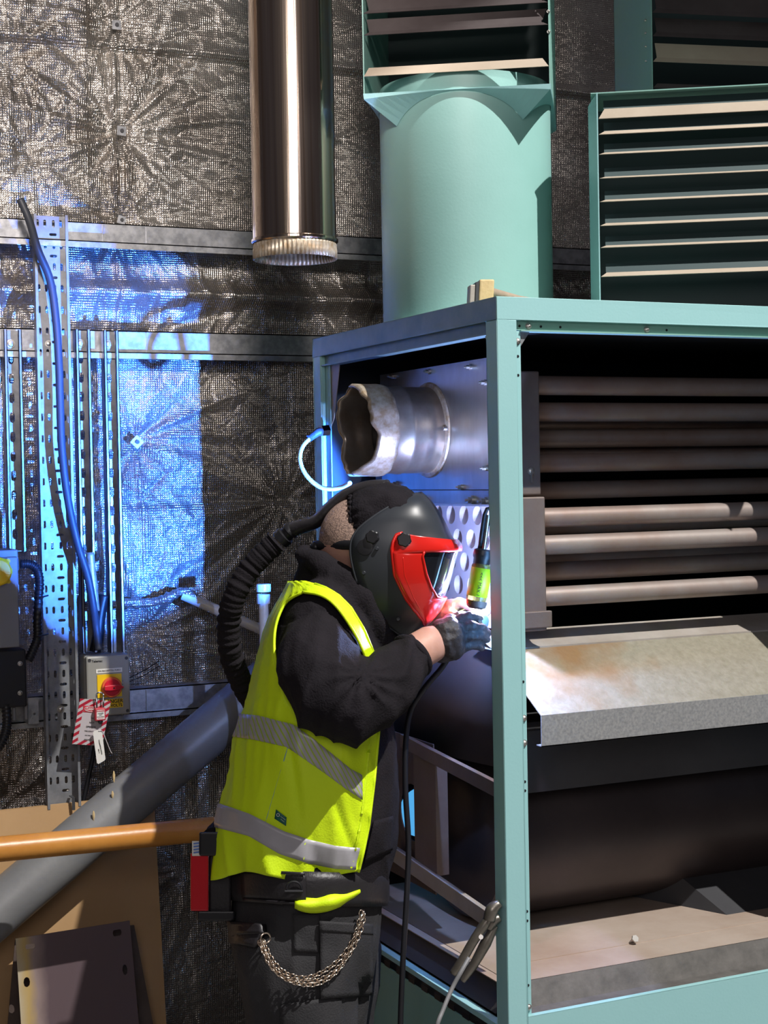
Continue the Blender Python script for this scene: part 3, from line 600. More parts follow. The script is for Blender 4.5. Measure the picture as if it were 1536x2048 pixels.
# combustion drum lying along the cabinet
dz1, dz0 = zat(1080, 1560, 2.83), zat(1080, 1800, 2.83); dc = (dz1 + dz0) / 2 - .01; dr = 0.205
DY = 3.06
MB().lathe((XH + 0.02, DY, dc), (1, 0, 0), [(0, 0.0001), (0.0, dr * .35), (0.004, dr * .8), (0.02, dr * .96), (0.05, dr), (1.35, dr)], 56).build('combustion_drum', M['drum'], cab)
# side guard: curved sheet over the burner end
b = MB(); rg = []
for i in range(25):
    t = i / 24; y = 3.37 - 0.62 * t; bulge = 0.035 * math.sin(math.pi * min(1, t * 1.1))
    rg.append([(XH + 0.02 - bulge, y, zat(1000, 1265, 2.75) - .0), (XH + 0.0 - bulge, y, zD - .07)])
b.loft([list(r) for r in rg], False, closed=False).build('burner_cowl', M['drum'], cab, solid=0.002)
# support frame on the side: sloping bars of flat steel
def barX(p0, p1, w, m='rust', name='support_bar', X=XS + .05, t=0.012, lab=None):
    a = onX(*p0, X); d = onX(*p1, X); b = MB().slab([a, d, d - Vector((0, 0, w)), a - Vector((0, 0, w))], (t, 0, 0)); return b.build(name, M[m], cab, smooth=False, bevel=0.001, label=lab)
barX((800, 1468), (992, 1566), 0.030, 'header')
barX((780, 1690), (1000, 1842), 0.034, 'galvd')
a = onX(846, 1508, XS + .06); d = onX(853, 1742, XS + .06)
MB().box((a.x, a.y, d.z), (a.x + 0.004, a.y + .05, a.z)).box((a.x, a.y, d.z), (a.x + 0.004, a.y - 0.012, a.z)).box((a.x, a.y - .058, d.z), (a.x + .030, a.y - .054, a.z)).box((a.x, a.y - .058, d.z), (a.x + .004, a.y - .012, a.z)).build('support_bracket', M['header'], cab, smooth=False, bevel=0.001)
# plate with a round opening, added glowing blue disc seen through it
pc = onX(826, 1625, XS + .075); hr = 0.064
hl = [(pc.y + math.cos(k * math.pi / 18) * hr, pc.z + math.sin(k * math.pi / 18) * hr) for k in range(36)]
me = perforated([(pc.y - .11, pc.z - .16), (pc.y + .22, pc.z - .16), (pc.y + .22, pc.z + .17), (pc.y - .11, pc.z + .17)], [hl], lambda a, b: (XS + .075, a, b))
link('burner_plate', me, M['rust'], cab, smooth=False, solid=0.003)
q = onY(834, 1625, YB - .008); MB().lathe((q.x + .012, YB - .0065, q.z), (0, -1, 0), [(0, .062), (.001, .062), (.001, .0001)], 40).build('blue_glow_disc', M['blueglow'], cab, label='glowing sky blue disc')
# internal floor, sill
zF = zat(1075, 1928, 2.70)
c = MB(); c.box((XS + 0.03, 2.62, zF - 0.002), (XR, 3.40, zF)); c.build('inner_floor', M['inner'], cab, smooth=False)
za_, zb_ = zat(1075, 1962, 2.62), zat(1075, 2012, 2.60)
c = MB(); c.slab([(XS + .05, 2.62, zF), (XR, 2.62, zF), (XR, 2.60, zb_), (XS + .05, 2.60, zb_)], (0, 0.002, 0)); c.box((XS + .05, YF + .012, zb_ - .002), (XR, 2.602, zb_)); c.build('sill', M['sill'], cab, smooth=False)
c = MB(); c.slab([(XS + .05, YF + W45 + .04, zF + .0), (XS + .05, YB - .06, zF), (XS + .018, YB - .06, zls + .006), (XS + .018, YF + W45 + .04, zls + .006)], (.002, 0, 0)); c.build('side_sill', M['dark'], cab, smooth=False)
# fixed seam strip on the floor, with screw
c = MB(); c.box((XS + .15, 2.72, zF), (XR, 2.74, zF + 0.0015)); c.build('floor_strip', M['inner'], cab, smooth=False)
p = onY(1262, 1916, 2.73); MB().cyl((p.x, 2.73, zF), (p.x, 2.715, zF + 0.012), 0.004, 10).cyl((p.x, 2.715, zF + .012), (p.x, 2.712, zF + 0.014), 0.008, 6).build('screw', M['bolt'], cab)
# fan casing on the floor, back right
fz = 0.13
c = MB(); xa = xat(1400, 1850, 2.9); c.hexa([(xa, 2.80, zF), (XR - .02, 2.80, zF), (XR - .02, 3.38, zF), (xa - .25, 3.38, zF), (xa - .05, 2.98, zF + .09), (XR - .02, 2.98, zF + .09), (XR - .02, 3.38, zF + .13), (xa - .25, 3.38, zF + .13)]); c.build('fan_casing', M['dark'], cab, smooth=False)

# ================================================================ DISCHARGE HEADS on the cabinet
def louvre_box(root, x0, x1, y0, y1, z0, z1, blades, depth, lit='blade', lower_open=True, m='mint', zbb=None):
    """open-fronted head: sides, top, back, optional floor and angled blades"""
    t = 0.0025
    for nm, a, b in (('side_sheet', (x0, y0, z0), (x0 + t, y1, z1)), ('side_sheet', (x1 - t, y0, z0), (x1, y1, z1)), ('back_sheet', (x0, y1 - t, z0), (x1, y1, z1)), ('top_sheet', (x0, y0, z1 - t), (x1, y1, z1))):
        MB().box(a, b).build(nm, M[m], root, smooth=False)
    for z, mm, tilt in blades:
        n = 0.006
        c = MB()
        q = [(x0 + 0.004, y0 + 0.004, z), (x1 - 0.004, y0 + 0.004, z), (x1 - 0.022, y0 + 0.004 + depth, z + tilt), (x0 + 0.022, y0 + 0.004 + depth, z + tilt)]
        c.slab(q, (0, 0, -0.0015)); c.box((x0 + .004, y0 + .002, z - 0.006), (x1 - .004, y0 + .004, z)); c.build('louvre_blade', M[mm], root, smooth=False)
# head 1: round duct carrying a louvred box
CX, CY = xat(934, 500, 3.05), 3.05; CR = 0.190
h1 = thing('round_duct_discharge', 'round mint green duct on the cabinet carrying a square louvred head', 'duct', (CX, CY, ZT))
zq = zat(934, 182, 2.86)
b = MB(); b.lathe((CX, CY, ZT + .001), (0, 0, 1), [(0.0, CR + .006), (0.004, CR + .006), (0.005, CR), (zq - ZT + 0.05, CR)], 72).build('round_duct', M['mintdust'], h1)
t = 0.0025; HW = 0.1975; q1 = onY(930, 178, 2.88)
hx0, hx1, yf1, hy1 = -HW, HW, -HW, HW        # square head, swivelled on the duct towards the hall
zb = q1.z; mh = Matrix.Translation((CX, CY, 0)) @ Matrix.Rotation(R(-33), 4, 'Z')
MB.XF = mh
for nm, a, bb in (('side_sheet', (hx0, yf1, zb), (hx0 + t, hy1, zb + 1.1)), ('side_sheet', (hx1 - t, yf1, zb), (hx1, hy1, zb + 1.1)), ('back_sheet', (hx0, hy1 - t, zb), (hx1, hy1, zb + 1.1))):
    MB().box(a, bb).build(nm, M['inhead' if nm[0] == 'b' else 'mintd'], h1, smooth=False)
n = 96; top = []; mid = []; bot = []
for j in range(n):
    a = 2 * math.pi * j / n + math.pi / 4; c_, s_ = math.cos(a), math.sin(a); k = 1 / max(abs(c_), abs(s_)); corner = (k - 1) / 0.4142
    top.append((c_ * k * HW, s_ * k * HW, zb)); mid.append((c_ * k * (HW - .001), s_ * k * (HW - .001), zb - 0.001 - .010 * corner))
    bot.append((c_ * (CR + .0015), s_ * (CR + .0015), zb - 0.002 - 0.055 * corner))
MB().loft([top, mid, bot], False).build('skirt', M['mint'], h1, solid=0.002, smooth=False)
yw = (MB.XF.inverted() @ onY(934, 180, 2.88)).y
zz_ = lambda py: atD(934, py, (mh @ Vector((0, yf1, 0)) - EYE).dot(FWD)).z
blades = [(zz_(158), 'blade'), (zz_(76), 'blade_shaded'), (zz_(33), 'blade_shaded')] + [(zz_(33) + 0.045 * k, 'blade_shaded') for k in (1, 2, 3, 4, 5)]
for i, (z, mm) in enumerate(blades):
    if i == 0: q = [(hx0 + .003, yf1 - .008, z), (hx1 - .003, yf1 - .008, z), (hx1 - .016, yf1 + .003, z + .020), (hx0 + .012, yf1 + .003, z + .020)]
    else: q = [(hx0 + .003, yf1 - .002, z), (hx1 - .003, yf1 - .002, z), (hx1 - .016, yf1 + .004, z + .008), (hx0 + .014, yf1 + .004, z + .008)]
    c = MB().slab(q, (0, 0.0015, -0.0005))
    if i: c.slab([(hx0 + .014, yf1 + .004, z + .008), (hx1 - .016, yf1 + .004, z + .008), (hx1 - .006, yf1 + .022, z + .040), (hx0 + .006, yf1 + .022, z + .040)], (0, .0015, 0))
    c.build('louvre_blade', M[mm], h1, smooth=False, label='dusty tan louvre blade' if i == 0 else None)
for k in range(5): boltf(hx1 - .002, yf1 - .002, zz_(12) + 0.042 * (k - 2), 0.0028, (0.3, -1, 0), h1, 'rivet')
MB.XF = None
for px, py in ((868, 198), (842, 222)):
    xx = xat(px, py, 2.88); q = onY(px, py, CY - math.sqrt(max(0, CR ** 2 - (xx - CX) ** 2))); boltf(q.x, q.y - .001, q.z, 0.0045, parent=h1, name='rivet')

# head 2: low wide louvred head at the right, standing on the cabinet
YU = 2.72; pu = onY(1196, 400, YU); m2 = Matrix.Translation((pu.x, YU, 0)) @ Matrix.Rotation(R(-33), 4, 'Z')
D2 = (Vector((pu.x, YU, 0)) - EYE).dot(FWD); z2 = lambda py: atD(1197, py, D2).z
uz1 = z2(198); uz0 = ZT + .003; UW = 0.52
h2 = thing('louvred_discharge', 'wide mint green louvred head standing on the cabinet at the right', 'duct', (pu.x, YU, uz0))
MB.XF = m2
MB().slab([(0, 0, uz0), (0, 0, uz1), (-.018, 0.07, uz1 - .012), (-.018, 0.07, uz0)], (.0025, 0, 0)).build('side_sheet', M['mint'], h2, smooth=False)
MB().box((-.016, .07, uz0), (-.0135, .24, uz1 - .012)).build('side_sheet', M['mintd'], h2, smooth=False)
MB().box((UW, 0, uz0), (UW + .0025, .24, uz1)).build('side_sheet', M['mintd'], h2, smooth=False)
MB().box((-.012, 0.0, uz1 - .0025), (UW, .24, uz1)).build('top_sheet', M['mintd'], h2, smooth=False)
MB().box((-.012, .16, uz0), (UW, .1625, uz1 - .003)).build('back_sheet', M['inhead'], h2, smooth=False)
for i, (pyb, pyt) in enumerate(((249, 226), (280, 271), (319, 313), (366, 361), (412, 406), (459, 452), (502, 496), (559, 549))):
    z = z2(pyb); dz = z2(pyt) - z
    c = MB().slab([(.004, .001, z), (UW, .001, z), (UW, .012, z + dz * 0.9), (.016, .012, z + dz * 0.9)], (0, .001, -.001))
    w_ = MB().slab([(.014, .0125, z + dz * .9), (UW, .012, z + dz * .9), (UW, .024, z + dz * .9 + .020), (.014, .024, z + dz * .9 + .020)], (0, .0012, 0))
    c = c.build('louvre_blade', M['blade'], h2, smooth=False); w_.build('blade_web', M['inhead'], c, smooth=False)
MB.XF = None
# head 3: further back, top right
Y3 = 2.96; x3 = xat(1303, 100, Y3); z3 = zat(1303, 235, Y3)
h3 = thing('rear_louvred_discharge', 'mint green louvred head at the top right behind the wide one', 'duct', (x3 + .3, Y3 + .1, ZT))
MB().lathe((x3 + .30, Y3 + .12, ZT), (0, 0, 1), [(0, .10), (z3 - ZT + .01, .10)], 40).build('round_duct', M['mintd'], h3)
MB.XF = Matrix.Translation((x3, Y3, 0)) @ Matrix.Rotation(R(-13), 4, 'Z') @ Matrix.Translation((-x3, -Y3, 0))
c = MB(); c.slab([(x3, Y3, z3), (x3, Y3, z3 + 1.2), (x3, Y3 + .24, z3 + 1.2), (x3, Y3 + .24, z3)], (.0025, 0, 0)).build('side_sheet', M['mintd'], h3, smooth=False)
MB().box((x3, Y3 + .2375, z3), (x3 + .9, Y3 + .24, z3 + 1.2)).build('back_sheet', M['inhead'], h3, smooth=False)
MB().box((x3, Y3, z3), (x3 + .9, Y3 + .24, z3 + .0025)).build('bottom_sheet', M['mintd'], h3, smooth=False)
for i, py in enumerate((215, 175, 123, 72, 25)):
    z = zat(1305, py, Y3); c = MB().slab([(x3 + .004, Y3 + .001, z), (x3 + .9, Y3 + .001, z), (x3 + .9, Y3 + .008, z + .012), (x3 + .016, Y3 + .008, z + .012)], (0, .0012, 0))
    if i not in (1,): c.slab([(x3 + .016, Y3 + .008, z + .012), (x3 + .9, Y3 + .008, z + .012), (x3 + .9, Y3 + .02, z + .048), (x3 + .016, Y3 + .02, z + .048)], (0, .0012, 0))
    c.build('louvre_blade', M['blade' if i == 2 else 'blade_shaded'], h3, smooth=False)
MB.XF = None
for k, py in enumerate((40, 64, 90, 118)): 
    q = onX(1228 + k * 3 + 60, py, x3); boltf(x3 + .002 + .007, Y3 + .03, q.z, 0.003, (-1, 0, 0), h3, 'rivet')

# ================================================================ FLUE PIPE
FX, FY = xat(586, 300, 3.10), 3.10; FR = (xat(672, 300, 3.1) - xat(500, 300, 3.1)) / 2 * 0.905
zf = zat(586, 488, FY)
flue = thing('flue_pipe', 'shiny heat-tinted stainless flue pipe hanging cut off above the welder', 'pipe', (FX, FY, zf))
MB().lathe((FX, FY, zf), (0, 0, 1), [(0.0, FR + .001), (0.003, FR + .0035), (0.008, FR + .0035), (0.010, FR), (1.4, FR)], 96).build('pipe', M['flue'], flue)
b = MB(); rings = []; n = 240
for h, k in ((0.002, 0), (-0.006, .5), (-0.018, 1), (-0.034, 1)):
    rings.append([Vector((FX + math.cos(2 * math.pi * j / n) * (FR + .0015 * k * math.cos(j * math.pi / 2) - .001), FY + math.sin(2 * math.pi * j / n) * (FR + .0015 * k * math.cos(j * math.pi / 2) - .001), zf + h)) for j in range(n)])
b.loft(rings, False).build('crimped_end', M['brass'], flue, solid=0.001, label='yellowed crimped end with fine vertical ribs')

# hammer and offcut on the cabinet top
p = onY(972, 600, 2.70); p.z = ZT + .001
ham = thing('hammer', 'worn wooden-faced hammer lying on the cabinet top beside the round duct', 'hammer', p)
A = onY(957, 596, 2.70); zz = ZT + .001
d1 = Vector((math.cos(R(-18)), math.sin(R(-18)), 0)); d2 = Vector((-d1.y, d1.x, 0)); up = Vector((0.07, 0, 1)).normalized()
def obox(b, o, u, v, w): o, u, v, w = map(Vector, (o, u, v, w)); return b.hexa([o, o + u, o + u + v, o + v, o + w, o + u + w, o + u + v + w, o + v + w])
o0 = Vector((xat(957, 596, 2.70), 2.70, zz))
obox(MB(), o0, d1 * .030, d2 * .045, up * .052).build('wooden_face', M['hamwood'], ham, smooth=False, bevel=0.003)
obox(MB(), o0 - d1 * .0065 + d2 * .002 + Vector((0, 0, .002)), d1 * .0062, d2 * .040, up * .045).build('collar', M['dark'], ham, smooth=False)
obox(MB(), o0 - d1 * .018 + d2 * .004, d1 * .0112, d2 * .034, up * .042).build('steel_head', M['galvd'], ham, smooth=False, bevel=0.002)
MB().tube([o0 + d1 * .028 + d2 * .03 + Vector((0, 0, .030)), o0 + Vector((.12, .05, .022)), o0 + Vector((.26, .09, .012))], [.010, .0075, .0085], 12).build('handle', M['handle'], ham)
q = onY(912, 601, 2.95); tag(MB().box((q.x, 2.9, ZT + .0005), (q.x + .03, 2.99, ZT + .014)).build('metal_offcut', M['galvd'], smooth=False, bevel=.001), 'small bent metal offcut on the cabinet edge left of the hammer', 'offcut')
# ================================================================ WALL SERVICES, left
def slab_px(pts, Y, th, m, name, parent=None, **kw):     # outline on a plane Y=const, given thickness towards the wall
    return MB().slab([onY(x, y, Y) for x, y in pts], (0, th, 0)).build(name, M[m], parent, smooth=False, **kw)
def channel(name, label, cat, x0, x1, z0, z1, yf, dep, holes, m='strut', group=None, lips=True, front_holes=True, rails=None):
    """pressed steel channel standing on the wall: web towards the wall, flanges forward, real slots"""
    root = thing(name, label, cat, ((x0 + x1) / 2, yf + dep, z0), group)
    yweb = yf + dep
    me = perforated([(x0, z0), (x1, z0), (x1, z1), (x0, z1)], holes, lambda a, b: (a, yweb, b)); link('web', me, M[m], root, smooth=False, solid=0.002)
    for s, x in ((1, x0), (-1, x1)):
        b = MB().box((x, yf, z0), (x + s * 0.002, yweb, z1))
        if lips: b.box((x, yf, z0), (x + s * 0.009, yf + 0.002, z1)).box((x + s * .007, yf, z0), (x + s * 0.009, yf + 0.007, z1))
        b.build('flange', M[m], root, smooth=False)
    return root
YT = 4.085
# wide perforated cable tray: web faces the hall
tx0, tx1 = xat(64, 440, YT), xat(130, 440, YT); W = tx1 - tx0; tz1 = zat(95, 432, YT); tz0 = zat(125, 1612, YT)
tray = thing('cable_tray', 'wide perforated galvanised cable tray running up the foil wall', 'cable tray', ((tx0 + tx1) / 2, YT, tz0))
holes = []; k = 0; z = tz1 - 0.02
while z > tz0 + 0.03:
    ph = k % 2
    if ph == 0:
        for fx in (0.16, 0.38, 0.64, 0.86): holes.append(slot(tx0 + W * fx, z, 0.0075, 0.020))
    else:
        holes.append(slot(tx0 + W * 0.62, z, 0.020, 0.0075))
    z -= 0.0285; k += 1
me = perforated([(tx0, tz0), (tx1, tz0), (tx1, tz1), (tx0, tz1)], holes, lambda a, b: (a, YT, b)); link('web', me, M['tray'], tray, smooth=False, solid=0.0015)
for x, s in ((tx0, 1), (tx1, -1)):
    hs = [slot(YT - 0.012, tz1 - 0.03 - 0.057 * i, 0.007, 0.018) for i in range(int((tz1 - tz0 - .05) / 0.057))] if s < 0 else []
    me = perforated([(YT - 0.026, tz0), (YT, tz0), (YT, tz1), (YT - 0.026, tz1)], hs, lambda a, b: (x, a, b)); link('side_flange', me, M['tray'], tray, smooth=False, solid=0.0015)
    MB().box((x - s * .0008, YT - 0.028, tz0), (x + s * 0.006, YT - 0.0262, tz1)).build('flange_lip', M['tray'], tray, smooth=False)
for px, py in ((97, 688), (121, 1418)):
    p = onY(px, py, YT); MB().lathe((p.x, YT - .001, p.z), (0, -1, 0), [(0, .010), (.0015, .010), (.0016, .006), (.006, .005), (.0075, .0001)], 16).build('bolt', M['bolt'], tray)
# two slotted struts right of the tray, one left of it
def strut(pxa, pxb, py0, py1, label, pitchpx=39, flip=False):
    Y = 4.10; x0, x1 = xat(pxa, py0, Y), xat(pxb, py0, Y); z1, z0 = zat(pxa, py0, Y), zat(pxa, py1, Y); w = x1 - x0
    hs = []; z = z1 - 0.075; 
    while z > z0 + .03: hs.append(slot((x0 + x1) / 2 , z, 0.014, 0.028)); z -= 0.0515
    r = channel('channel_strut', label, 'strut', x0, x1, z0, z1, Y - 0.02, 0.032, hs, group='slotted channel struts on the foil wall')
    MB().lathe(((x0 + x1) / 2, Y + 0.010, z1 - 0.035), (0, -1, 0), [(0, .012), (.002, .012), (.0022, .008), (.007, .007), (.0075, .0001)], 16).build('bolt', M['bolt'], r)
strut(147, 177, 660, 1306, 'slotted steel channel strut directly right of the wide cable tray')
strut(203, 233, 662, 1306, 'slotted steel channel strut furthest right, with the rotary switch at its foot')
strut(4, 40, 660, 1104, 'slotted steel channel strut left of the cable tray, above the grey enclosure')

# cables
def cable(name, label, pts, r, m, cat='cable', n=7, **kw):
    o = MB().tube(spline(pts, n), r, 12, **kw).build(name, M[m], smooth='full'); return tag(o, label, cat)
pts = [onY(x, y, Yy) for x, y, Yy in ((40, 398, 3.98), (58, 440, 3.98), (76, 500, 4.0), (100, 560, 4.03), (112, 640, 4.035), (118, 730, 4.035), (120, 800, 4.035), (124, 900, 4.03), (136, 1000, 4.03), (156, 1090, 4.03), (176, 1155, 4.03), (187, 1215, 4.03), (192, 1255, 4.04), (198, 1300, 4.03))]
cable('power_cable', 'dark blue-grey cable crossing the tray down to the rotary switch', pts, 0.0105, 'cable')
pts = [onY(x, y, 4.045) for x, y in ((180, 1105), (184, 1150), (189, 1200), (191, 1222))]
tag(MB().tube(spline(pts, 4), 0.0118, 12).build('cable_sleeve', M['brass'], smooth='full'), 'short tan sleeve on the cable above the rotary switch', 'sleeve')
pts = [onY(x, y, 4.10) for x, y in ((208, 1190), (200, 1230), (196, 1270), (190, 1303))]
cable('gland_cable', 'short thick black cable entering the top of the rotary switch', pts, 0.016, 'black')
pts = [onY(x, y, 4.13) for x, y in ((192, 1440), (188, 1500), (176, 1560), (166, 1605))]
cable('lower_cable', 'thin black cable dropping from the rotary switch to the board', pts, 0.006, 'black')
for i, (a, lab) in enumerate(((((170, 1375, 4.02), (300, 1334, 4.12)), 'thin black wire running right from the rotary switch knob'), )):
    for dy in (0, 10):
        tag(MB().tube([onY(245, 1362 + dy * .7, 4.03), onY(290, 1340 + dy, 4.10), onY(318, 1322 + dy, 4.13)], 0.0012, 6).build('thin_wire', M['black']), ('upper' if dy == 0 else 'lower') + ' of the two thin black wires right of the rotary switch', 'wire')

# corrugated conduits
def conduit(label, pts, r):
    P = spline(pts, 16); q = []; rr = []
    L = 0; out = []
    for a, b in zip(P, P[1:]):
        m = max(1, int((b - a).length / 0.0022))
        for k in range(m): out.append(a.lerp(b, k / m))
    rr = [r * (1 + 0.11 * math.sin(2 * math.pi * i / 3.6)) for i in range(len(out))]
    return tag(MB().tube(out, rr, 14).build('corrugated_conduit', M['black'], smooth='full'), label, 'conduit')
conduit('black corrugated conduit looping from the grey enclosure down beside the tray', [onY(x, y, 4.02) for x, y in ((41, 1128), (58, 1128), (73, 1138), (79, 1162), (77, 1200), (75, 1245), (75, 1275), (66, 1300), (56, 1322))], 0.0115)
conduit('black corrugated conduit curving down below the black terminal box', [onY(x, y, 4.0) for x, y in ((12, 1408), (14, 1440), (11, 1465), (0, 1490), (-18, 1510))], 0.012)
for px, py in ((88, 1193), (88, 1270)):
    a = onY(px - 14, py + 3, 3.995); b = onY(px + 8, py - 2, 4.03)
    tag(MB().tube([a, (a + b) / 2 + Vector((0, -0.006, 0)), b], 0.0022, 8).build('cable_tie', M['black']), ('upper' if py < 1230 else 'lower') + ' black tie holding the corrugated conduit to the tray', 'cable tie')

# grey enclosure with a yellow socket
YE = 3.96
ex1 = xat(38, 1150, YE); ez1, ez0 = zat(20, 1100, YE), zat(20, 1292, YE); ex0 = ex1 - 0.20
enc = thing('socket_enclosure', 'grey metal enclosure with a yellow round socket at the left edge', 'enclosure', (ex1 - .1, YE + .06, ez0))
MB().box((ex0, YE + .012, ez0), (ex1 + .001, 4.08, ez1)).build('body', M['greyd'], enc, smooth=False, bevel=0.003)
MB().box((ex0, YE, ez0 - .004), (ex1 - .002, YE + .012, ez1 - .018)).build('cover', M['greyd'], enc, smooth=False, bevel=0.003)
MB().slab([(ex1, YE + .02, ez0), (ex1 + .030, YE + .06, ez0 - .002), (ex1, YE + .06, ez0 + .024)], (-.001, -.003, 0)).build('bent_corner', M['grey'], enc, smooth=False)
MB().box((ex1 + .001, YE + .05, ez1 - .055), (ex1 + .010, YE + .075, ez1 - .024)).build('side_vent', M['black'], enc, smooth=False)
sc_ = onY(-8, 1143, YE); 
b = MB(); rings = []
for h, r in ((0, .037), (0.012, .037), (0.014, .034), (.03, .034), (.032, .030), (.033, .0001)):
    rings.append([(sc_.x + math.cos(2 * math.pi * j / 48) * r * (1 + (.06 * (math.cos(8 * 2 * math.pi * j / 48) > 0.3)) * (h < .02)), YE - h, sc_.z + math.sin(2 * math.pi * j / 48) * r * (1 + (.06 * (math.cos(8 * 2 * math.pi * j / 48) > 0.3)) * (h < .02))) for j in range(48)])
b.loft(rings, False).build('socket', M['yellow'], enc, label='bright yellow round industrial socket', smooth=False)
for dz in (.026, -.026): MB().cyl((sc_.x + .029, YE - .002, sc_.z + dz), (sc_.x + .029, YE - .010, sc_.z + dz), .006, 12).build('socket_lug', M['yellow'], enc)
# black terminal box
YK = 3.99
kx1 = xat(53, 1350, YK); kz1, kz0 = zat(30, 1300, YK), zat(30, 1415, YK); kx0 = kx1 - .18
kb = thing('terminal_box', 'black box with two bolts below the grey enclosure', 'box', (kx1 - .09, YK + .04, kz0))
MB().box((kx0, YK, kz0), (kx1, 4.06, kz1)).build('body', M['black'], kb, smooth=False, bevel=0.004)
for py in (1327, 1386): p = onY(40, py, YK); boltf(p.x, YK - .001, p.z, 0.0048, parent=kb)
for px in (28, 52):
    p = onY(px, 1416, YK + .02); MB().cyl((p.x, YK + .02, kz0 + .002), (p.x, YK + .02, kz0 - .036), 0.0045, 10).build('leg', M['greyd'], kb)
p0 = onY(56, 1396, 4.06); p1 = onY(78, 1447, 4.06)
br = thing('small_bracket', 'small galvanised bracket plate between the black box and the tray', 'bracket', ((p0.x + p1.x) / 2, 4.06, p1.z))
me = perforated([(p0.x, p1.z), (p1.x, p1.z), (p1.x, p0.z), (p0.x, p0.z)], [slot((p0.x + p1.x) / 2 + .002, p1.z + .026, .007, .007)], lambda a, b: (a, 4.062, b)); link('plate', me, M['galv'], br, smooth=False, solid=.002)
MB().box((p0.x, 4.062, p1.z), (p0.x + .002, 4.12, p0.z)).build('return', M['galv'], br, smooth=False)

# rotary isolator
YI = 4.03
cs = [onY(172, 1316, YI), onY(259, 1306, YI), onY(262, 1426, YI), onY(178, 1437, YI)]
ix0 = cs[0].x; ix1 = cs[1].x; iz1 = (cs[0].z + cs[1].z) / 2; iz0 = (cs[2].z + cs[3].z) / 2; ic = Vector(((ix0 + ix1) / 2, YI, (iz0 + iz1) / 2))
iso = thing('isolator_switch', 'grey isolator box with a red rotary knob on a yellow plate', 'switch', (ic.x, YI + .04, iz0))
MB().box((ix0 - .001, YI + .018, iz0 - .001), (ix1 + .001, YI + .075, iz1 + .001)).build('base', M['grey'], iso, smooth=False, bevel=.006)
MB().box((ix0, YI, iz0), (ix1, YI + .0175, iz1)).build('cover', M['grey'], iso, smooth=False, bevel=.005)
for x in (ix0 + .009, ix1 - .009):
    for z in (iz0 + .010, iz1 - .010): MB().lathe((x, YI - .0006, z), (0, -1, 0), [(0, .0045), (.0004, .0045), (.0005, .003), (-.0005, .0029), (-.0005, .0001)], 14).build('cover_screw', M['dark'], iso)
w_, h_ = ix1 - ix0, iz1 - iz0
kc = Vector((ix0 + w_ * .56, YI, iz0 + h_ * .475))
def isoquad(fx0, fx1, fz0, fz1, m, name, d=.0012, off=0.0):
    return MB().box((ix0 + w_ * fx0, YI - d - off, iz0 + h_ * fz0), (ix0 + w_ * fx1, YI - off, iz0 + h_ * fz1)).build(name, M[m], iso, smooth=False)
isoquad(.24, .80, .31, .69, 'yellow', 'yellow_plate', .002)
wl_ = isoquad(.22, .82, .715, .785, 'white', 'name_label')
dl = isoquad(.36, .82, .13, .275, 'yellow', 'danger_label')
XD, ZD = (1, 0, 0), (0, 0, 1)
text_mesh('label_text', 'ON RICOSPITEL FUELS', .0062, (ix0 + w_ * .52, YI - .0016, iz0 + h_ * .75), XD, ZD, M['ink'], wl_)
text_mesh('label_text', 'DANGER', .0135, (ix0 + w_ * .59, YI - .0016, iz0 + h_ * .235), XD, ZD, M['ink'], dl, bold=True)
text_mesh('label_text', '415 VOLTS', .0105, (ix0 + w_ * .59, YI - .0016, iz0 + h_ * .165), XD, ZD, M['ink'], dl, bold=True)
text_mesh('maker_mark', 'Telemac', .0085, (ix0 + w_ * .25, YI - .0004, iz1 - .0135), XD, ZD, M['ink'], iso, bold=True)
MB().lathe((kc.x, YI - .002, kc.z), (0, -1, 0), [(0, .0275), (.006, .0275), (.008, .026), (.008, .022)], 40).build('orange_bezel', M['oring'], iso)
MB().lathe((kc.x, YI - .002, kc.z), (0, -1, 0), [(.003, .0225), (.009, .0222), (.011, .020), (.011, .0001)], 36).build('knob_base', M['redlid'], iso)
q = []
for fx, fz in ((-.024, -.005), (-.010, -.0068), (.006, -.0068), (.018, -.005), (.030, .0008), (.018, .0062), (.006, .0078), (-.010, .0078), (-.024, .006)): q.append((kc.x + fx, YI - .013, kc.z + fz))
kn = MB().slab(q, (0, -.012, 0)).build('knob', M['redlid'], iso, smooth=False, bevel=.0015)
MB().cyl((kc.x + .001, YI - .0251, kc.z), (kc.x + .001, YI - .0258, kc.z), .0022, 12).build('knob_screw', M['black'], kn)
MB().cyl((ix1 - .012, YI + .04, iz0 - .001), (ix1 - .012, YI + .04, iz0 - .008), .003, 10).build('gland_stub', M['grey'], iso)
# padlock through the knob
YP = YI - .034
pl = onY(201, 1429, YP); pw, phh = .0285, .0335
pad = thing('safety_padlock', 'small red safety padlock hanging from the rotary switch knob', 'padlock', (pl.x, YP, pl.z - phh / 2))
MB().box((pl.x - pw / 2, YP, pl.z - phh / 2), (pl.x + pw / 2, YP + .016, pl.z + phh / 2)).build('body', M['redink'], pad, smooth=False, bevel=.0025)
pb_ = MB().box((pl.x - pw * .36, YP - .0006, pl.z - phh * .38), (pl.x + pw * .38, YP, pl.z + phh * .36)).build('label', M['white'], pad, smooth=False, label='white label on the padlock')
for tx, dz, sz, mm in (('DANGER', .009, .0052, 'redink'), ('LOCKED', .003, .0040, 'ink'), ('OUT', -.0015, .0042, 'ink'), ('DO NOT REMOVE', -.006, .0024, 'ink')):
    text_mesh('label_text', tx, sz, (pl.x + .0003, YP - .0010, pl.z + dz), XD, ZD, M[mm], pb_, depth=.0002, bold=True)
MB().box((pl.x - pw * .28, YP - .0009, pl.z - .0102), (pl.x + pw * .3, YP - .0006, pl.z - .009)).build('label_bar', M['redink'], pb_, smooth=False)
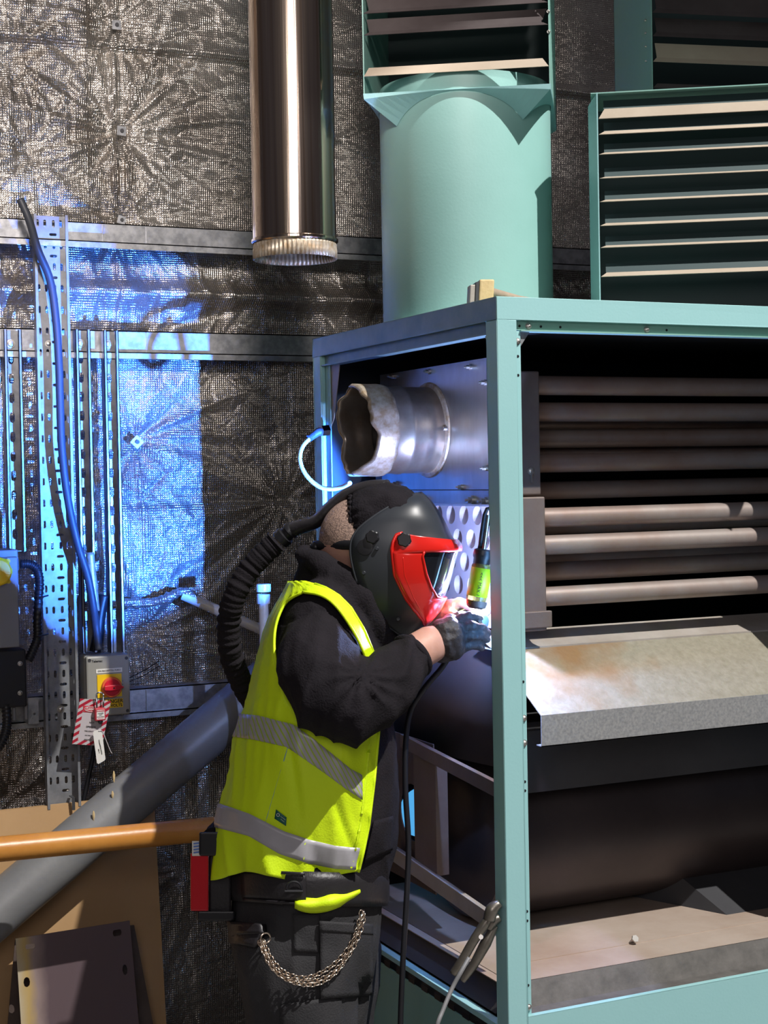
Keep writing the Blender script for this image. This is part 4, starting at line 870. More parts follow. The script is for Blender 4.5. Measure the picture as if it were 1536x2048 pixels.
sh = [(pl.x - .0075, YP + .008, pl.z + phh / 2)] + [(pl.x + .002 - .0095 * math.cos(a), YP + .008 + .006 * math.sin(a), pl.z + phh / 2 + .034 + .006 * math.sin(a)) for a in [i * math.pi / 8 for i in range(9)]] + [(pl.x + .0095, YP + .008, pl.z + phh / 2)]
MB().tube(sh, .0022, 10).build('shackle', M['chrome'], pad)
MB().ball((pl.x + .001, YP + .008, pl.z - phh / 2 - .004), .0065, 8, (1, .8, .8)).build('key_cap', M['black'], pad)
# danger tag behind the padlock
YG = YI - .014
c4 = [onY(144, 1488, YG), onY(190, 1492, YG), onY(214, 1400, YG), onY(174, 1398, YG), onY(159, 1410, YG)]
tg = thing('danger_tag', 'red and white striped lockout tag hanging behind the padlock', 'tag', onY(168, 1490, YG))
def uvslab(name, quad, m, parent, th=(0, .0008, 0)):
    me = bpy.data.meshes.new(name); n = 4
    me.from_pydata([tuple(v) for v in quad], [], [(0, 1, 2, 3)]); uvl = me.uv_layers.new(name='UVMap')
    for l, uv in zip(uvl.data, ((0, 0), (1, 0), (1, 1), (0, 1))): l.uv = uv
    return link(name, me, m, parent, smooth=False, solid=.0008)
card = uvslab('card', [onY(144, 1488, YG), onY(204, 1492, YG), onY(222, 1402, YG), onY(160, 1397, YG)], M['tag'], tg)
tx = (onY(204, 1492, YG) - onY(144, 1488, YG)).normalized(); tz = (onY(160, 1397, YG) - onY(144, 1488, YG)).normalized()
oc = onY(186, 1419, YG - .0014)
MB().slab([oc + tx * a + Vector((0, 0, 1)) * b for a, b in ((-.0265, -.0085), (.0265, -.0085), (.0265, .0085), (-.0265, .0085))], (0, .0008, 0)).build('header', M['redink'], card, smooth=False)
b = MB(); rings = []
op = [oc + tx * (math.copysign(abs(math.cos(a)) ** .6, math.cos(a)) * .022) + Vector((0, -.0008, math.copysign(abs(math.sin(a)) ** .7, math.sin(a)) * .0062)) for a in [i * math.pi / 12 for i in range(25)]]
b.tube(op, .0007, 6).build('header_ring', M['white'], card)
text_mesh('tag_text', 'DANGER', .0090, oc + Vector((0, -.0006, 0)), tx, ZD, M['white'], card, bold=True)
for i, (t_, s_) in enumerate((('DO', .0062), ('NOT', .0062), ('OPERATE', .0062), ('THIS LOCK/TAG', .0040), ('MAY ONLY BE', .0034), ('REMOVED BY', .0034))):
    text_mesh('tag_text', t_, s_, onY(186 - i * 2, 1437 + i * 8.5, YG - .0014), tx, ZD, M['ink'], card)
MB().torus(onY(189, 1401, YG - .002), (0, 1, 0), .0035, .0012, 16, 6).build('eyelet', M['chrome'], tg)
# white key tag below
YQ = YI - .03
kt = thing('key_tag', 'white plastic tag dangling below the red padlock', 'tag', onY(205, 1525, YQ))
MB().slab([onY(x, y, YQ) for x, y in ((186, 1466), (188, 1462), (201, 1459), (204, 1463), (211, 1518), (209, 1521), (197, 1528), (194, 1526))], (0, .0012, 0)).build('card', M['white'], kt, smooth=False)
td = (onY(207, 1520, YQ) - onY(195, 1464, YQ)).normalized(); tn = Vector((0, -1, 0)).cross(td)
for k, (s_, ox, sz) in enumerate((('COMPRESSOR ROOM', .0035, .0042), ('NO. 4', -.002, .0042))):
    text_mesh('tag_text', s_, sz, onY(201 - k * 3, 1494 + k * 8, YQ - .0006) , td, Vector((-td.z, 0, td.x)) * -1 if False else Vector((0, -1, 0)).cross(td) * -1, M['ink'], kt)
tag(MB().tube(spline([onY(x, y, YQ - .001) for x, y in ((197, 1462), (205, 1463), (212, 1480), (220, 1500), (224, 1507))], 5), .0011, 8).build('tie_tail', M['tagw'], smooth='full'), 'thin pale tie tail beside the dangling white tag', 'tie')

# ================================================================ PIPES, BOARD, PLATES
a, b2 = onY(-60, 1868, 3.90), onY(560, 1342, 3.98); r = 0.066; a = a + (a - b2) * ((a.z - .09) / (b2.z - a.z))
gp = thing('grey_pipe', 'thick grey pipe sloping up from lower left behind the welder', 'pipe', a)
MB().cyl(a, b2, r, 48).build('pipe', M['gpipe'], gp)
for px, py, L in ((243, 1572, .05), (236, 1605, .03), (195, 1648, .04), (138, 1715, .02)):
    p = onY(px, py, 3.83); dr_ = (b2 - a).normalized()
    # dried paint drips follow the round surface
    ax = a + dr_ * (p - a).dot(dr_); u = (p - ax); u = Vector((0, -1, 0)) * math.sqrt(max(r * r - u.z ** 2 - u.x ** 2, 0.0001)) + Vector((u.x, 0, u.z)); u = u.normalized() * (r + .0006)
    q = [ax + u + Vector((0.002, 0, k * L / 5)) * 1 for k in range(4)]
    MB().tube(q, [.0010, .003, .0035, .0015], 6).build('paint_drip', M['yellowish'] if 'yellowish' in M else M['hamwood'], gp)
a, b2 = onY(-70, 1705, 3.62), onY(610, 1640, 3.66); a = a + (a - b2) * 1.6
tag(MB().cyl(a, b2, .0295, 40).build('orange_pipe', M['opipe']), 'scuffed orange pipe running level behind the welder', 'pipe')
# plywood board standing against the wall
YBd = 4.06
bx1 = xat(313, 1850, YBd); bz1 = zat(205, 1600, YBd)
tag(MB().hexa([(-.6, YBd - .10, .001), (bx1, YBd - .10, .001), (bx1, YBd - .085, .001), (-.6, YBd - .085, .001), (-.6, YBd, bz1), (bx1, YBd, bz1), (bx1, YBd + .015, bz1), (-.6, YBd + .015, bz1)]).build('plywood_board', M['wood'], smooth=False), 'tan plywood board leaning on the foil wall at lower left', 'board')
q = onY(146, 1603, YBd - .01); tag(MB().box((q.x - .004, YBd - .016, q.z - .022), (q.x + .004, YBd - .014, q.z + .012)).box((q.x - .004, YBd - .014, q.z + .010), (q.x + .004, YBd + .017, q.z + .012)).build('board_clip', M['dark'], smooth=False), 'small dark clip over the top edge of the plywood board', 'clip')
def leaning(label, q, holes, m, Y, name='steel_plate', uv=True):
    # q: four image corners (bl, br, tr, tl), stood at depth Y, sheet lies back onto the board
    P = [onY(*p, Y + d) for p, d in zip(q, (-.05, -.05, .02, .02))]
    me = bpy.data.meshes.new(name); bm = bmesh.new(); uvl = bm.loops.layers.uv.new('UVMap')
    def at(u, v): return (P[0].lerp(P[1], u)).lerp(P[3].lerp(P[2], u), v)
    loops = [[(0, 0), (1, 0), (1, 1), (0, 1)]] + holes; idx = {}
    for lp in loops:
        vs = [bm.verts.new(at(*p)) for p in lp]
        for v, p in zip(vs, lp): idx[v] = p
        for i in range(len(vs)): bm.edges.new((vs[i], vs[(i + 1) % len(vs)]))
    bmesh.ops.triangle_fill(bm, use_beauty=True, edges=bm.edges[:], normal=(0, -1, 0))
    for f in bm.faces:
        for l in f.loops: l[uvl].uv = idx[l.vert]
    bm.to_mesh(me); bm.free()
    return tag(link(name, me, M[m], smooth=False, solid=.003), label, 'plate')
def hs(u, v, w, h, ang=0): return [(x, y) for x, y in slot(u, v, w, h)]
leaning('brown slotted steel plate leaning behind the heat-tinted one', [(-10, 2330), (360, 2330), (268, 1850), (30, 1880)], [hs(.10, .62, .03, .05), hs(.90, .66, .03, .05), hs(.12, .3, .03, .05)], 'rust', 3.93)
leaning('heat-tinted steel plate with slots, frontmost against the board', [(60, 2330), (300, 2300), (259, 1841), (31, 1877)], [hs(.12, .955, .085, .022), hs(.88, .955, .08, .028), hs(.92, .79, .045, .048), hs(.07, .80, .055, .044)], 'tint', 3.86)

# white pipework and taped insulation end
wp = thing('capped_white_pipe', 'upright dirty white pipe with a threaded cap behind the welder', 'pipe', Vector((onY(527, 1200, 3.7).x, 3.7, 0)))
_t = onY(527, 1200, 3.7); MB().cyl(Vector((_t.x, 3.7, 0.001)), _t, .0125, 24).build('pipe', M['whitep'], wp)
MB().lathe(onY(527, 1207, 3.7), (0, 0, 1), [(0, .014), (.0, .0175), (.022, .0175), (.024, .0165)], 12).build('collar', M['whitep'], wp)
MB().lathe(onY(527, 1184, 3.7), (0, 0, 1), [(0, .0165), (0.001, .019), (.020, .019), (.021, .016), (.021, .0001)], 10).build('cap', M['whitep'], wp, label='chipped square-shouldered cap')
tag(MB().cyl(onY(366, 1190, 4.1), onY(560, 1276, 3.98), .0145, 20).build('white_conduit', M['whitep']), 'slanting white conduit coming out of the foil tape', 'conduit')
P = spline([onY(x, y, Y) for x, y, Y in ((200, 1212, 4.15), (250, 1206, 4.14), (300, 1205, 4.13), (335, 1196, 4.11), (365, 1183, 4.10), (392, 1196, 4.09))], 10)
b = MB(); nn = len(P); b.tube(P, [(.016 + .008 * noise.noise(Vector((i * .31, 0, 0))), .013 + .008 * noise.noise(Vector((i * .31, 5, 0)))) for i in range(nn)], 14)
tag(b.build('taped_cable', M['foil'], smooth='full'), 'crumpled foil-taped cable running to the slanting white conduit', 'cable')

# white hose looping out of the rear post
hz = thing('white_hose', 'thin white hose looping from a brass fitting on the rear post', 'hose', onX(646, 862, XS - .01))
P = [onX(646, 862, XS - .008)] + [atD(x, y, D) for x, y, D in ((628, 870, 3.66), (606, 892, 3.64), (600, 920, 3.62), (612, 950, 3.60), (638, 973, 3.58), (664, 978, 3.56), (684, 974, 3.54), (700, 966, 3.5))]
MB().tube(spline(P[1:], 8), .0052, 12).build('hose', M['white'], hz, smooth='full')
MB().tube([P[0], atD(636, 864, 3.66), P[1], atD(618, 877, 3.65)], [.011, .010, .009, .0085], 14).build('hose_tail', M['cable'], hz)
MB().tube([P[0] + Vector((.012, 0, .002)), P[0] + Vector((-.008, -.004, 0))], [.014, .014], 6).build('nut', M['chrome'], hz)
# clamp biting the side sill, with its lead
cl = thing('welding_clamp', 'locking plier clamp gripping the bar near the front post', 'clamp', atD(950, 1890, 3.06))
def bar3(pts, rr, name, m='clampm', n=10, parent=cl, **kw): return MB().tube(spline(pts, 5), rr if not isinstance(rr, list) else [interp([(i / (len(rr) - 1), r) for i, r in enumerate(rr)], k / (5 * (len(pts) - 1))) for k in range(5 * (len(pts) - 1) + 1)], n, ref=FWD).build(name, M[m], parent, smooth='full', **kw)
Dc = 2.93
bar3([atD(x, y, Dc) for x, y in ((986, 1822), (968, 1850), (945, 1885), (925, 1920), (906, 1948))], [.006, .010, .009, .009, .008], 'handle')
bar3([atD(x, y, Dc + .015) for x, y in ((990, 1850), (972, 1885), (950, 1925), (930, 1955), (925, 1962))], [.007, .011, .009, .007, .006], 'lever')
bar3([atD(x, y, Dc) for x, y in ((1000, 1806), (985, 1818), (978, 1840))], [.007, .013, .012], 'jaw')
bar3([atD(x, y, Dc + .01) for x, y in ((1000, 1835), (985, 1842), (975, 1856))], [.007, .012, .010], 'jaw')
MB().cyl(atD(962, 1874, Dc - .012), atD(962, 1874, Dc + .02), .0045, 12).build('rivet', M['bolt'], cl)
P = spline([atD(x, y, D) for x, y, D in ((938, 1916, 2.900), (922, 1944, 2.885), (905, 1975, 2.88), (886, 2020, 2.86), (872, 2060, 2.85), (860, 2140, 2.9), (860, 2400, 3.0), (850, 2700, 3.1))], 6)
tag(MB().tube(P, .0042, 10).build('earth_lead', M['bolt' if False else 'greyd'], smooth='full'), 'thin grey lead trailing down from the locking clamp', 'cable')
# ================================================================ THE WELDER
D0 = 3.08
def Q(px, py, d=0.0): return atD(px, py, D0 + d)
_c4 = lambda v: v
def px_of(p):
    r = Vector(p) - EYE; dd = r.dot(FWD); return 768 + F * r.dot(RIGHT) / dd, 1024 - F * r.dot(UP) / dd, dd - D0
per = thing('person', 'welder in a lime vest and black hoodie bending into the cabinet, torch in gloved hands', 'person', Vector((Q(620, 1800).x, Q(620, 1800).y, 0)))
# torso outline rows: py, back px, front px, half depth
ROWS = [(1150, 612, 690, .085), (1172, 588, 706, .135), (1195, 572, 722, .172), (1240, 552, 745, .200), (1320, 530, 768, .208), (1400, 508, 783, .205), (1500, 484, 790, .200), (1600, 462, 795, .195), (1690, 450, 793, .190), (1745, 452, 780, .182), (1800, 462, 768, .178)]
def row(y): return [smooth_interp(ROWS, y, k) for k in (1, 2, 3)]
def torso_pt(th, y, off=0.0, rows=None):
    a, b, h = row(y); c, w = (a + b) / 2, (b - a) / 2
    cs, sn = math.cos(th), math.sin(th)
    ex = 0.9
    return Q(c + (w + off * 1000) * math.copysign(abs(cs) ** ex, cs), y, -(h + off) * math.copysign(abs(sn) ** ex, sn))
def ringpts(y, off=0, n=40): return [torso_pt(2 * math.pi * j / n, y, off) for j in range(n)]
def chain(mb, pts, ref=None, n=14):   # pts: px, py, d, radius or (radius toward camera, radius in plane)
    P = [Q(*p[:3]) for p in pts]
    mb.tube(P, [p[3] for p in pts], n, ref=(FWD if ref is None else ref), round_ends=True)

# --- body (continuous)
b = MB(); b.loft([ringpts(y, -0.016) for y in (1160, 1200, 1250, 1350, 1450, 1550, 1650, 1740, 1790)])
chain(b, [(668, 1185, 0, .058), (695, 1140, 0, .055), (715, 1110, 0, .058)])
cH = Q(722, 1080, 0)
b.ball(cH, .086, 16, (1.0, .96, 1.02))
chain(b, [(795, 1090, 0, (.058, .045)), (800, 1130, 0, (.050, .045)), (790, 1160, 0, (.040, .03))])
chain(b, [(842, 1100, 0, (.010, .012)), (850, 1120, 0, (.013, .012))]); chain(b, [(838, 1143, 0, (.022, .006)), (838, 1150, 0, (.020, .006))])
for s in (-1, 1): chain(b, [(745, 1095, s * .090, (.008, .014)), (742, 1115, s * .088, (.006, .012))])
chain(b, [(650, 1255, -.10, .042), (648, 1330, -.18, .045), (690, 1430, -.235, .045), (770, 1365, -.18, .040), (835, 1303, -.118, (.038, .038)), (862, 1288, -.10, (.036, .038)), (885, 1278, -.088, (.020, .030))])
chain(b, [(690, 1235, .15, .055), (740, 1310, .19, .05), (765, 1370, .2, .045), (800, 1310, .13, .038), (838, 1245, .06, .028), (880, 1232, .03, (.018, .028))])
for s, x0 in ((-1, 608), (1, 645)):
    chain(b, [(x0, 1830, s * .085, .10), (x0 - 5, 2040, s * .09, .080), (x0 + 15, 2200, s * .09, .06), (x0 - 5, 2400, s * .09, .055), (x0 - 20, 2600, s * .09, .04), (x0 - 10, 2640, s * .09, .04)])
me = organic(b, .0075, 4)
body = link('body', me, M['skin'], per, smooth='full'); me.materials.append(M['scalp'])
for p in me.polygons:
    x, y, d = px_of(p.center)
    if y < 1092 and x < 760: p.material_index = 1

# --- hoodie
b = MB(); b.loft([ringpts(y, 0) for y in (1160, 1180, 1200, 1240, 1300, 1360, 1420, 1480, 1540, 1600, 1660, 1700, 1745, 1800)])
chain(b, [(652, 1240, -.112, .058), (645, 1268, -.14, (.062, .068)), (638, 1300, -.175, (.068, .078)), (642, 1352, -.218, (.073, .084)), (665, 1405, -.245, (.072, .082)), (697, 1425, -.25, (.066, .072)), (735, 1395, -.225, (.062, .068)), (775, 1358, -.185, (.056, .060)), (795, 1338, -.155, (.050, .052)), (806, 1328, -.147, (.045, .046))])
chain(b, [(680, 1240, .14, .07), (735, 1300, .19, .072), (775, 1375, .2, .068), (800, 1320, .14, .054), (822, 1262, .075, .040)])
# hood lying round the neck
for s in (-1, 1):
    chain(b, [(626, 1118, 0, (.045, .026)), (640, 1126, s * .050, (.034, .030)), (680, 1156, s * .088, (.028, .032)), (716, 1194, s * .09, (.028, .032)), (748, 1244, s * .070, (.028, .030)), (770, 1290, s * .03, (.028, .028))])
chain(b, [(632, 1145, 0, .042), (622, 1165, 0, .038)]); chain(b, [(660, 1200, 0, .07), (700, 1230, 0, .07), (740, 1290, 0, .05)])
def wr_hood(co, n):
    x, y, d = px_of(co)
    w = noise.noise(co * 9) * .008 + noise.noise(co * 22) * .0022
    if d < -.10 and y < 1510:   # sleeve folds run across the arm, bunched at the elbow and cuff
        t = x * .8 - y * .5
        e = math.exp(-((x - 715) / 70) ** 2 - ((y - 1372) / 42) ** 2); cu = math.exp(-((x - 825) / 35) ** 2)
        q = noise.noise(Vector((co.x * 6, co.y * 6, co.z * 6)))
        rad = math.atan2(y - 1350, x - 720)
        w += (1 - abs(math.sin(rad * 6 + q * 4)) ** .7) * .020 * e + (1 - abs(math.sin((x * .75 + y * .3) / 11 + q * 3)) ** .8) * .010 * cu
        w += (1 - abs(noise.noise(Vector((x * .022 + y * .004, y * .007, 3)))) ** .5) * .009 - .0045
        sl = (x - 560) - (y - 1190) * .0
        w -= .0035 * math.exp(-((y - (1265 + (x - 600) * .35 - 60 * math.exp(-((x - 650) / 60) ** 2))) / 4) ** 2) * (560 < x < 740) * (y < 1330)
    elif y > 1400 and x > 740: w += (1 - abs(math.sin(x * .05 + q0(co))) ** .6) * .004
    return w
def q0(co): return 2.5 * noise.noise(co * 5)
me = organic(b, .0062, 5, wr_hood)
hood = link('hoodie', me, M['hoodie'], per, smooth='full', label='faded black hoodie')
# cuff opening band
MB().torus(Q(824, 1312, -.130), (Q(880, 1262, -.08) - Q(838, 1299, -.118)), .0395, .0085, 28, 10).build('cuff', M['hoodie'], hood)

# --- vest
FE = [(1160, 600), (1166, 622), (1172, 645), (1190, 676), (1215, 701), (1260, 728), (1310, 748), (1360, 757), (1400, 759), (1460, 757), (1560, 748), (1650, 737), (1700, 727), (1745, 716), (1760, 712)]
BKV = [(1160, 586), (1200, 562), (1240, 541), (1320, 518), (1400, 495), (1440, 482), (1500, 467), (1560, 456), (1620, 440), (1700, 428), (1745, 423), (1760, 428)]
def vest_px(th, y, off):
    a, bb, h = row(y); xb = smooth_interp(BKV, y); bb += 6; c, w = (xb + bb) / 2, (bb - xb) / 2
    cs, sn = math.cos(th), math.sin(th)
    wv = noise.noise(Vector((th * 1.5, y * .010, 2))) * .010 + (1 - abs(noise.noise(Vector((th * 3.2 + y * .004, y * .004, 7)))) ** .5) * .013 - .006
    wv += -.006 * math.exp(-(((th - 1.75) * 60 + (y - 1560) * .10) / 3.5) ** 2) * (y > 1450) - .006 * math.exp(-(((th - 1.35) * 60 + (y - 1600) * .16) / 3) ** 2) * (y > 1480)
    k = max(0, (y - 1640) / 110); wv += k * .010 * math.sin(th * 7 + 1)
    if y < 1400: wv *= .4
    o = off + (.006 if y > 1400 else .006 + .005 * min(1, (1400 - y) / 60)) + wv
    return c + (w + (o - .006) * 900) * math.copysign(abs(cs) ** .92, cs), -(h + .004 + o) * math.copysign(abs(sn) ** .9, sn)
def vest_pt(th, y, off=0.0):
    x, d = vest_px(th, y, off); return Q(x, y, d)
def vest_theta(px, y):      # near-side angle showing at this column
    lo, hi = 0.02, math.pi - .02
    for _ in range(26):
        m = (lo + hi) / 2
        if vest_px(m, y, 0)[0] > px: lo = m
        else: hi = m
    return (lo + hi) / 2
HOLE = [(606, 1184), (640, 1190), (668, 1208), (697, 1246), (722, 1292), (738, 1340), (744, 1400), (732, 1440), (700, 1476), (660, 1474), (614, 1442), (580, 1410), (560, 1360), (549, 1305), (552, 1250), (572, 1205)]
HP = [tuple(v)[:2] for v in spline([(x, y, 0) for x, y in HOLE + HOLE[:1]], 6)][:-1]
def inside(x, y, P):
    r = False
    for i in range(len(P)):
        x1, y1 = P[i]; x2, y2 = P[i - 1]
        if (y1 > y) != (y2 > y) and x < (x2 - x1) * (y - y1) / (y2 - y1) + x1: r = not r
    return r
def nearest(x, y, P):
    best = None
    for i in range(len(P)):
        a = Vector(P[i - 1]); c_ = Vector(P[i]); ab = c_ - a; t_ = max(0, min(1, (Vector((x, y)) - a).dot(ab) / ab.length_squared)); q = a + ab * t_; dd = (q - Vector((x, y))).length
        if best is None or dd < best[0]: best = (dd, q)
    return best
ny, nt = 92, 150; ys = [1163 + (1752 - 1163) * i / (ny - 1) for i in range(ny)]
V = []; PP = []
for y in ys:
    t0 = vest_theta(interp(FE, y), y)
    for j in range(nt + 1):
        th = t0 + (2 * math.pi - 2 * t0) * j / nt; x, d = vest_px(th, y, 0)
        yy = y + (0 if y < 1700 else (y - 1700) / 52 * 9 * math.sin(th * 5))
        V.append([x, yy, d, th]); 
Fv = []; keep = set()
for i in range(ny - 1):
    for j in range(nt):
        q = [i * (nt + 1) + j, i * (nt + 1) + j + 1, (i + 1) * (nt + 1) + j + 1, (i + 1) * (nt + 1) + j]
        cx_ = sum(V[k][0] for k in q) / 4; cy_ = sum(V[k][1] for k in q) / 4; th_ = V[q[0]][3] % (2 * math.pi)
        if not inside(cx_, cy_, HP): Fv.append(q)
cnt = {}
for f in Fv:
    for k in f: cnt[k] = cnt.get(k, 0) + 1
for k, c_ in cnt.items():
    i, j = divmod(k, nt + 1)
    if c_ < 4 and 0 < i < ny - 1 and 0 < j < nt:
        dd, q = nearest(V[k][0], V[k][1], HP)
        if dd < 14:
            V[k][0], V[k][1] = q.x, q.y
            tt = vest_theta(q.x, q.y); V[k][2] = math.copysign(abs(vest_px(tt, q.y, 0)[1]), V[k][2])
mb = MB(); mb.v = [tuple(Q(*v[:3])) for v in V]; mb.f = [tuple(f) for f in Fv]
me = mb.mesh('vest'); bm = bmesh.new(); bm.from_mesh(me); bmesh.ops.delete(bm, geom=[v for v in bm.verts if not v.link_faces], context='VERTS'); bm.to_mesh(me); bm.free()
vest = link('hi_vis_vest', me, M['vest'], per, smooth='full', solid=.002, offset=1, label='fluorescent lime sleeveless safety vest')
# binding round the armhole and front edge
hp3 = []
for x, y in HP:
    t_ = vest_theta(x, y); hp3.append(Q(x, y, vest_px(t_, y, .001)[1]))
b = MB(); b.tube(hp3 + hp3[:2], .0030, 8); b.build('armhole_binding', M['vest'], vest, smooth='full')
b = MB(); b.tube([vest_pt(vest_theta(interp(FE, y), y), y, .001) for y in range(1168, 1752, 8)], .0032, 8); b.build('edge_binding', M['vest'], vest, smooth='full')
b = MB(); b.tube([vest_pt(vest_theta(interp(FE, y) - 17, y), y, .0015) for y in range(1470, 1744, 6)], [(.0022 if i % 2 else .0038) for i in range(len(range(1470, 1744, 6)))], 6); b.build('zipper', M['vest'], vest)
def vband(name, top, bot, m, x_front, n=110, off=.005, frac=(0, 1)):
    V = []; Fc = []; UV = []
    def ysolve(tab, th):
        y = 1550
        for _ in range(12): y = interp(tab, vest_px(th, y, 0)[0])
        return y
    y_ = interp(top, x_front); t0 = vest_theta(x_front, y_); t1 = 2 * math.pi - t0
    a0, a1 = t0 + (t1 - t0) * frac[0], t0 + (t1 - t0) * frac[1]
    m_ = 5
    for j in range(n + 1):
        th = a0 + (a1 - a0) * j / n; ya, yb = ysolve(top, th), ysolve(bot, th)
        for k in range(m_ + 1): V.append(tuple(vest_pt(th, ya + (yb - ya) * k / m_, off))); UV.append((j / n, k / m_))
    for j in range(n):
        for k in range(m_): a = j * (m_ + 1) + k; Fc.append((a, a + 1, a + m_ + 2, a + m_ + 1))
    me = bpy.data.meshes.new(name); me.from_pydata(V, [], Fc); uvl = me.uv_layers.new(name='UVMap')
    for l in me.loops: uvl.data[l.index].uv = UV[l.vertex_index]
    return link(name, me, M[m], vest, smooth='full', solid=.001, offset=1)
vband('reflective_band', [(430, 1420), (482, 1427), (520, 1431), (590, 1450), (640, 1488), (700, 1538), (760, 1570)], [(430, 1468), (470, 1473), (510, 1479), (575, 1494), (640, 1540), (690, 1578), (760, 1625)], 'hatch', 722)
vband('reflective_band', [(400, 1604), (444, 1607), (500, 1627), (570, 1663), (620, 1680), (670, 1692), (760, 1700)], [(400, 1648), (437, 1655), (500, 1672), (560, 1708), (620, 1728), (670, 1738), (760, 1742)], 'tape', 718)
# side seam
b = MB(); b.tube([vest_pt(vest_theta(x, y), y, .0008) for x, y in [(592 - i * 5.9, 1440 + i * 20) for i in range(13)]], .0014, 6); b.build('side_seam', M['mintd'], vest, smooth='full')
from mathutils.bvhtree import BVHTree
def bvh_of(*objs):
    vs = []; fs = []
    for o in objs:
        off = _root(o) if o.parent else Vector((0, 0, 0)); k = len(vs)
        vs += [tuple(v.co) for v in o.data.vertices]; fs += [tuple(i + k for i in p.vertices) for p in o.data.polygons]
    return BVHTree.FromPolygons(vs, fs)
def hit(bv, px, py, off=0.0):
    r = ray(px, py).normalized(); h = bv.ray_cast(EYE, r)[0]
    return (h if h is not None else Q(px, py, -.1)) - r * off
def decal(name, poly, bv, off, m, parent, th=.0015, nu=8, nv=8, **kw):   # 4-corner patch laid on a body surface
    rows_ = []
    for i in range(nv + 1):
        a = Vector(poly[0]).lerp(Vector(poly[3]), i / nv); c_ = Vector(poly[1]).lerp(Vector(poly[2]), i / nv); rows_.append([hit(bv, *a.lerp(c_, j / nu), off) for j in range(nu + 1)])
    return MB().loft(rows_, False, closed=False).build(name, M[m], parent, solid=th, smooth='full', **kw)
bv = bvh_of(vest)
bdg = decal('badge', [(552, 1619), (573, 1635), (572, 1652), (549, 1637)], bv, .004, 'green', vest, .001, 4, 4)
p0, p1, p2 = hit(bv, 556, 1626, .0058), hit(bv, 574, 1640, .0058), hit(bv, 556, 1640, .0058)
xd = (hit(bv, 572, 1641, .006) - hit(bv, 556, 1629, .006)).normalized(); yd = UP - xd * UP.dot(xd); yd.normalize()
text_mesh('badge_text', 'Sustainable', .0026, hit(bv, 566, 1636, .0062), xd, yd, M['white'], bdg, .0002)
text_mesh('badge_text', 'Product', .0026, hit(bv, 565, 1641, .0062), xd, yd, M['white'], bdg, .0002)
c0 = hit(bv, 556, 1630, .006); MB().torus(c0, xd.cross(yd), .0028, .0006, 14, 6).build('badge_mark', M['white'], bdg)

bh_ = bvh_of(hood)
decal('hand_pocket', [(748, 1642), (786, 1632), (784, 1700), (728, 1728)], bh_, .006, 'hoodie', hood, .003, 8, 8)
# --- trousers
b = MB()
def ell(y, a, c_, h, n=36, d0=0): return [Q((a + c_) / 2 + (c_ - a) / 2 * math.cos(2 * math.pi * j / n), y, d0 - h * math.sin(2 * math.pi * j / n)) for j in range(n)]
b.loft([ell(1755, 470, 764, .176), ell(1800, 464, 764, .180), ell(1850, 460, 762, .183), ell(1900, 466, 758, .182), ell(1960, 480, 752, .17)])
chain(b, [(598, 1900, -.085, (.110, .125)), (600, 1980, -.09, (.105, .116)), (608, 2048, -.095, (.10, .108)), (622, 2150, -.10, (.09, .095)), (628, 2230, -.10, (.085, .088)), (605, 2380, -.10, (.078, .080)), (592, 2520, -.10, (.075, .075)), (588, 2600, -.10, (.07, .075))])
chain(b, [(650, 1900, .085, (.110, .115)), (655, 1980, .09, (.105, .105)), (655, 2048, .095, (.10, .095)), (665, 2150, .10, (.09, .09)), (668, 2230, .10, (.085, .085)), (645, 2380, .10, (.078, .08)), (632, 2520, .10, (.075, .075)), (628, 2600, .10, (.07, .075))])
def wr_tr(co, n):
    x, y, d = px_of(co)
    return noise.noise(co * 8) * .007 + (1 - abs(noise.noise(Vector((co.x * 10, co.y * 10, co.z * 5)) * 1.3)) ** .5) * .007 - .003
me = organic(b, .0075, 5, wr_tr)
tro = link('trousers', me, M['trouser'], per, smooth='full', label='black work trousers')
bt = bvh_of(tro)
pk = decal('cargo_pocket', [(640, 1846), (744, 1852), (742, 1990), (641, 1998)], bt, .010, 'trouser', tro, .006, 14, 14)
decal('pocket_flap', [(639, 1842), (745, 1848), (745, 1870), (639, 1862)], bt, .013, 'trouser', tro, .004, 12, 4)
decal('pocket', [(585, 1828), (640, 1830), (640, 1906), (588, 1904)], bt, .004, 'trouser', tro, .002, 8, 8)
decal('knee_patch', [(560, 2010), (680, 1992), (695, 2060), (560, 2070)], bt, .006, 'trouser', tro, .003, 10, 8)
for s in (-1, 1):
    x0 = 590 if s < 0 else 630
    fz = lambda px, z, d: Vector((Q(px, 2600, d).x, Q(px, 2600, d).y, z))
    bb = MB(); P = [fz(x0 - 20, .05, s * .1), fz(x0, .055, s * .1), fz(x0 + 70, .048, s * .1), fz(x0 + 130, .04, s * .1), fz(x0 + 160, .034, s * .1)]
    bb.tube(P, [(.035, .04), (.044, .05), (.046, .042), (.048, .034), (.036, .028)], 18, ref=FWD, round_ends=True); bb.tube([fz(x0 - 2, .06, s * .1), fz(x0 - 2, .17, s * .1)], [.05, .052], 18)
    me = organic(bb, .008, 4)
    zm = min(v.co.z for v in me.vertices)
    for v in me.vertices: v.co.z -= zm - .0005 if v.co.z < .1 else 0
    link('boot', me, M['leather'], per, smooth='full')

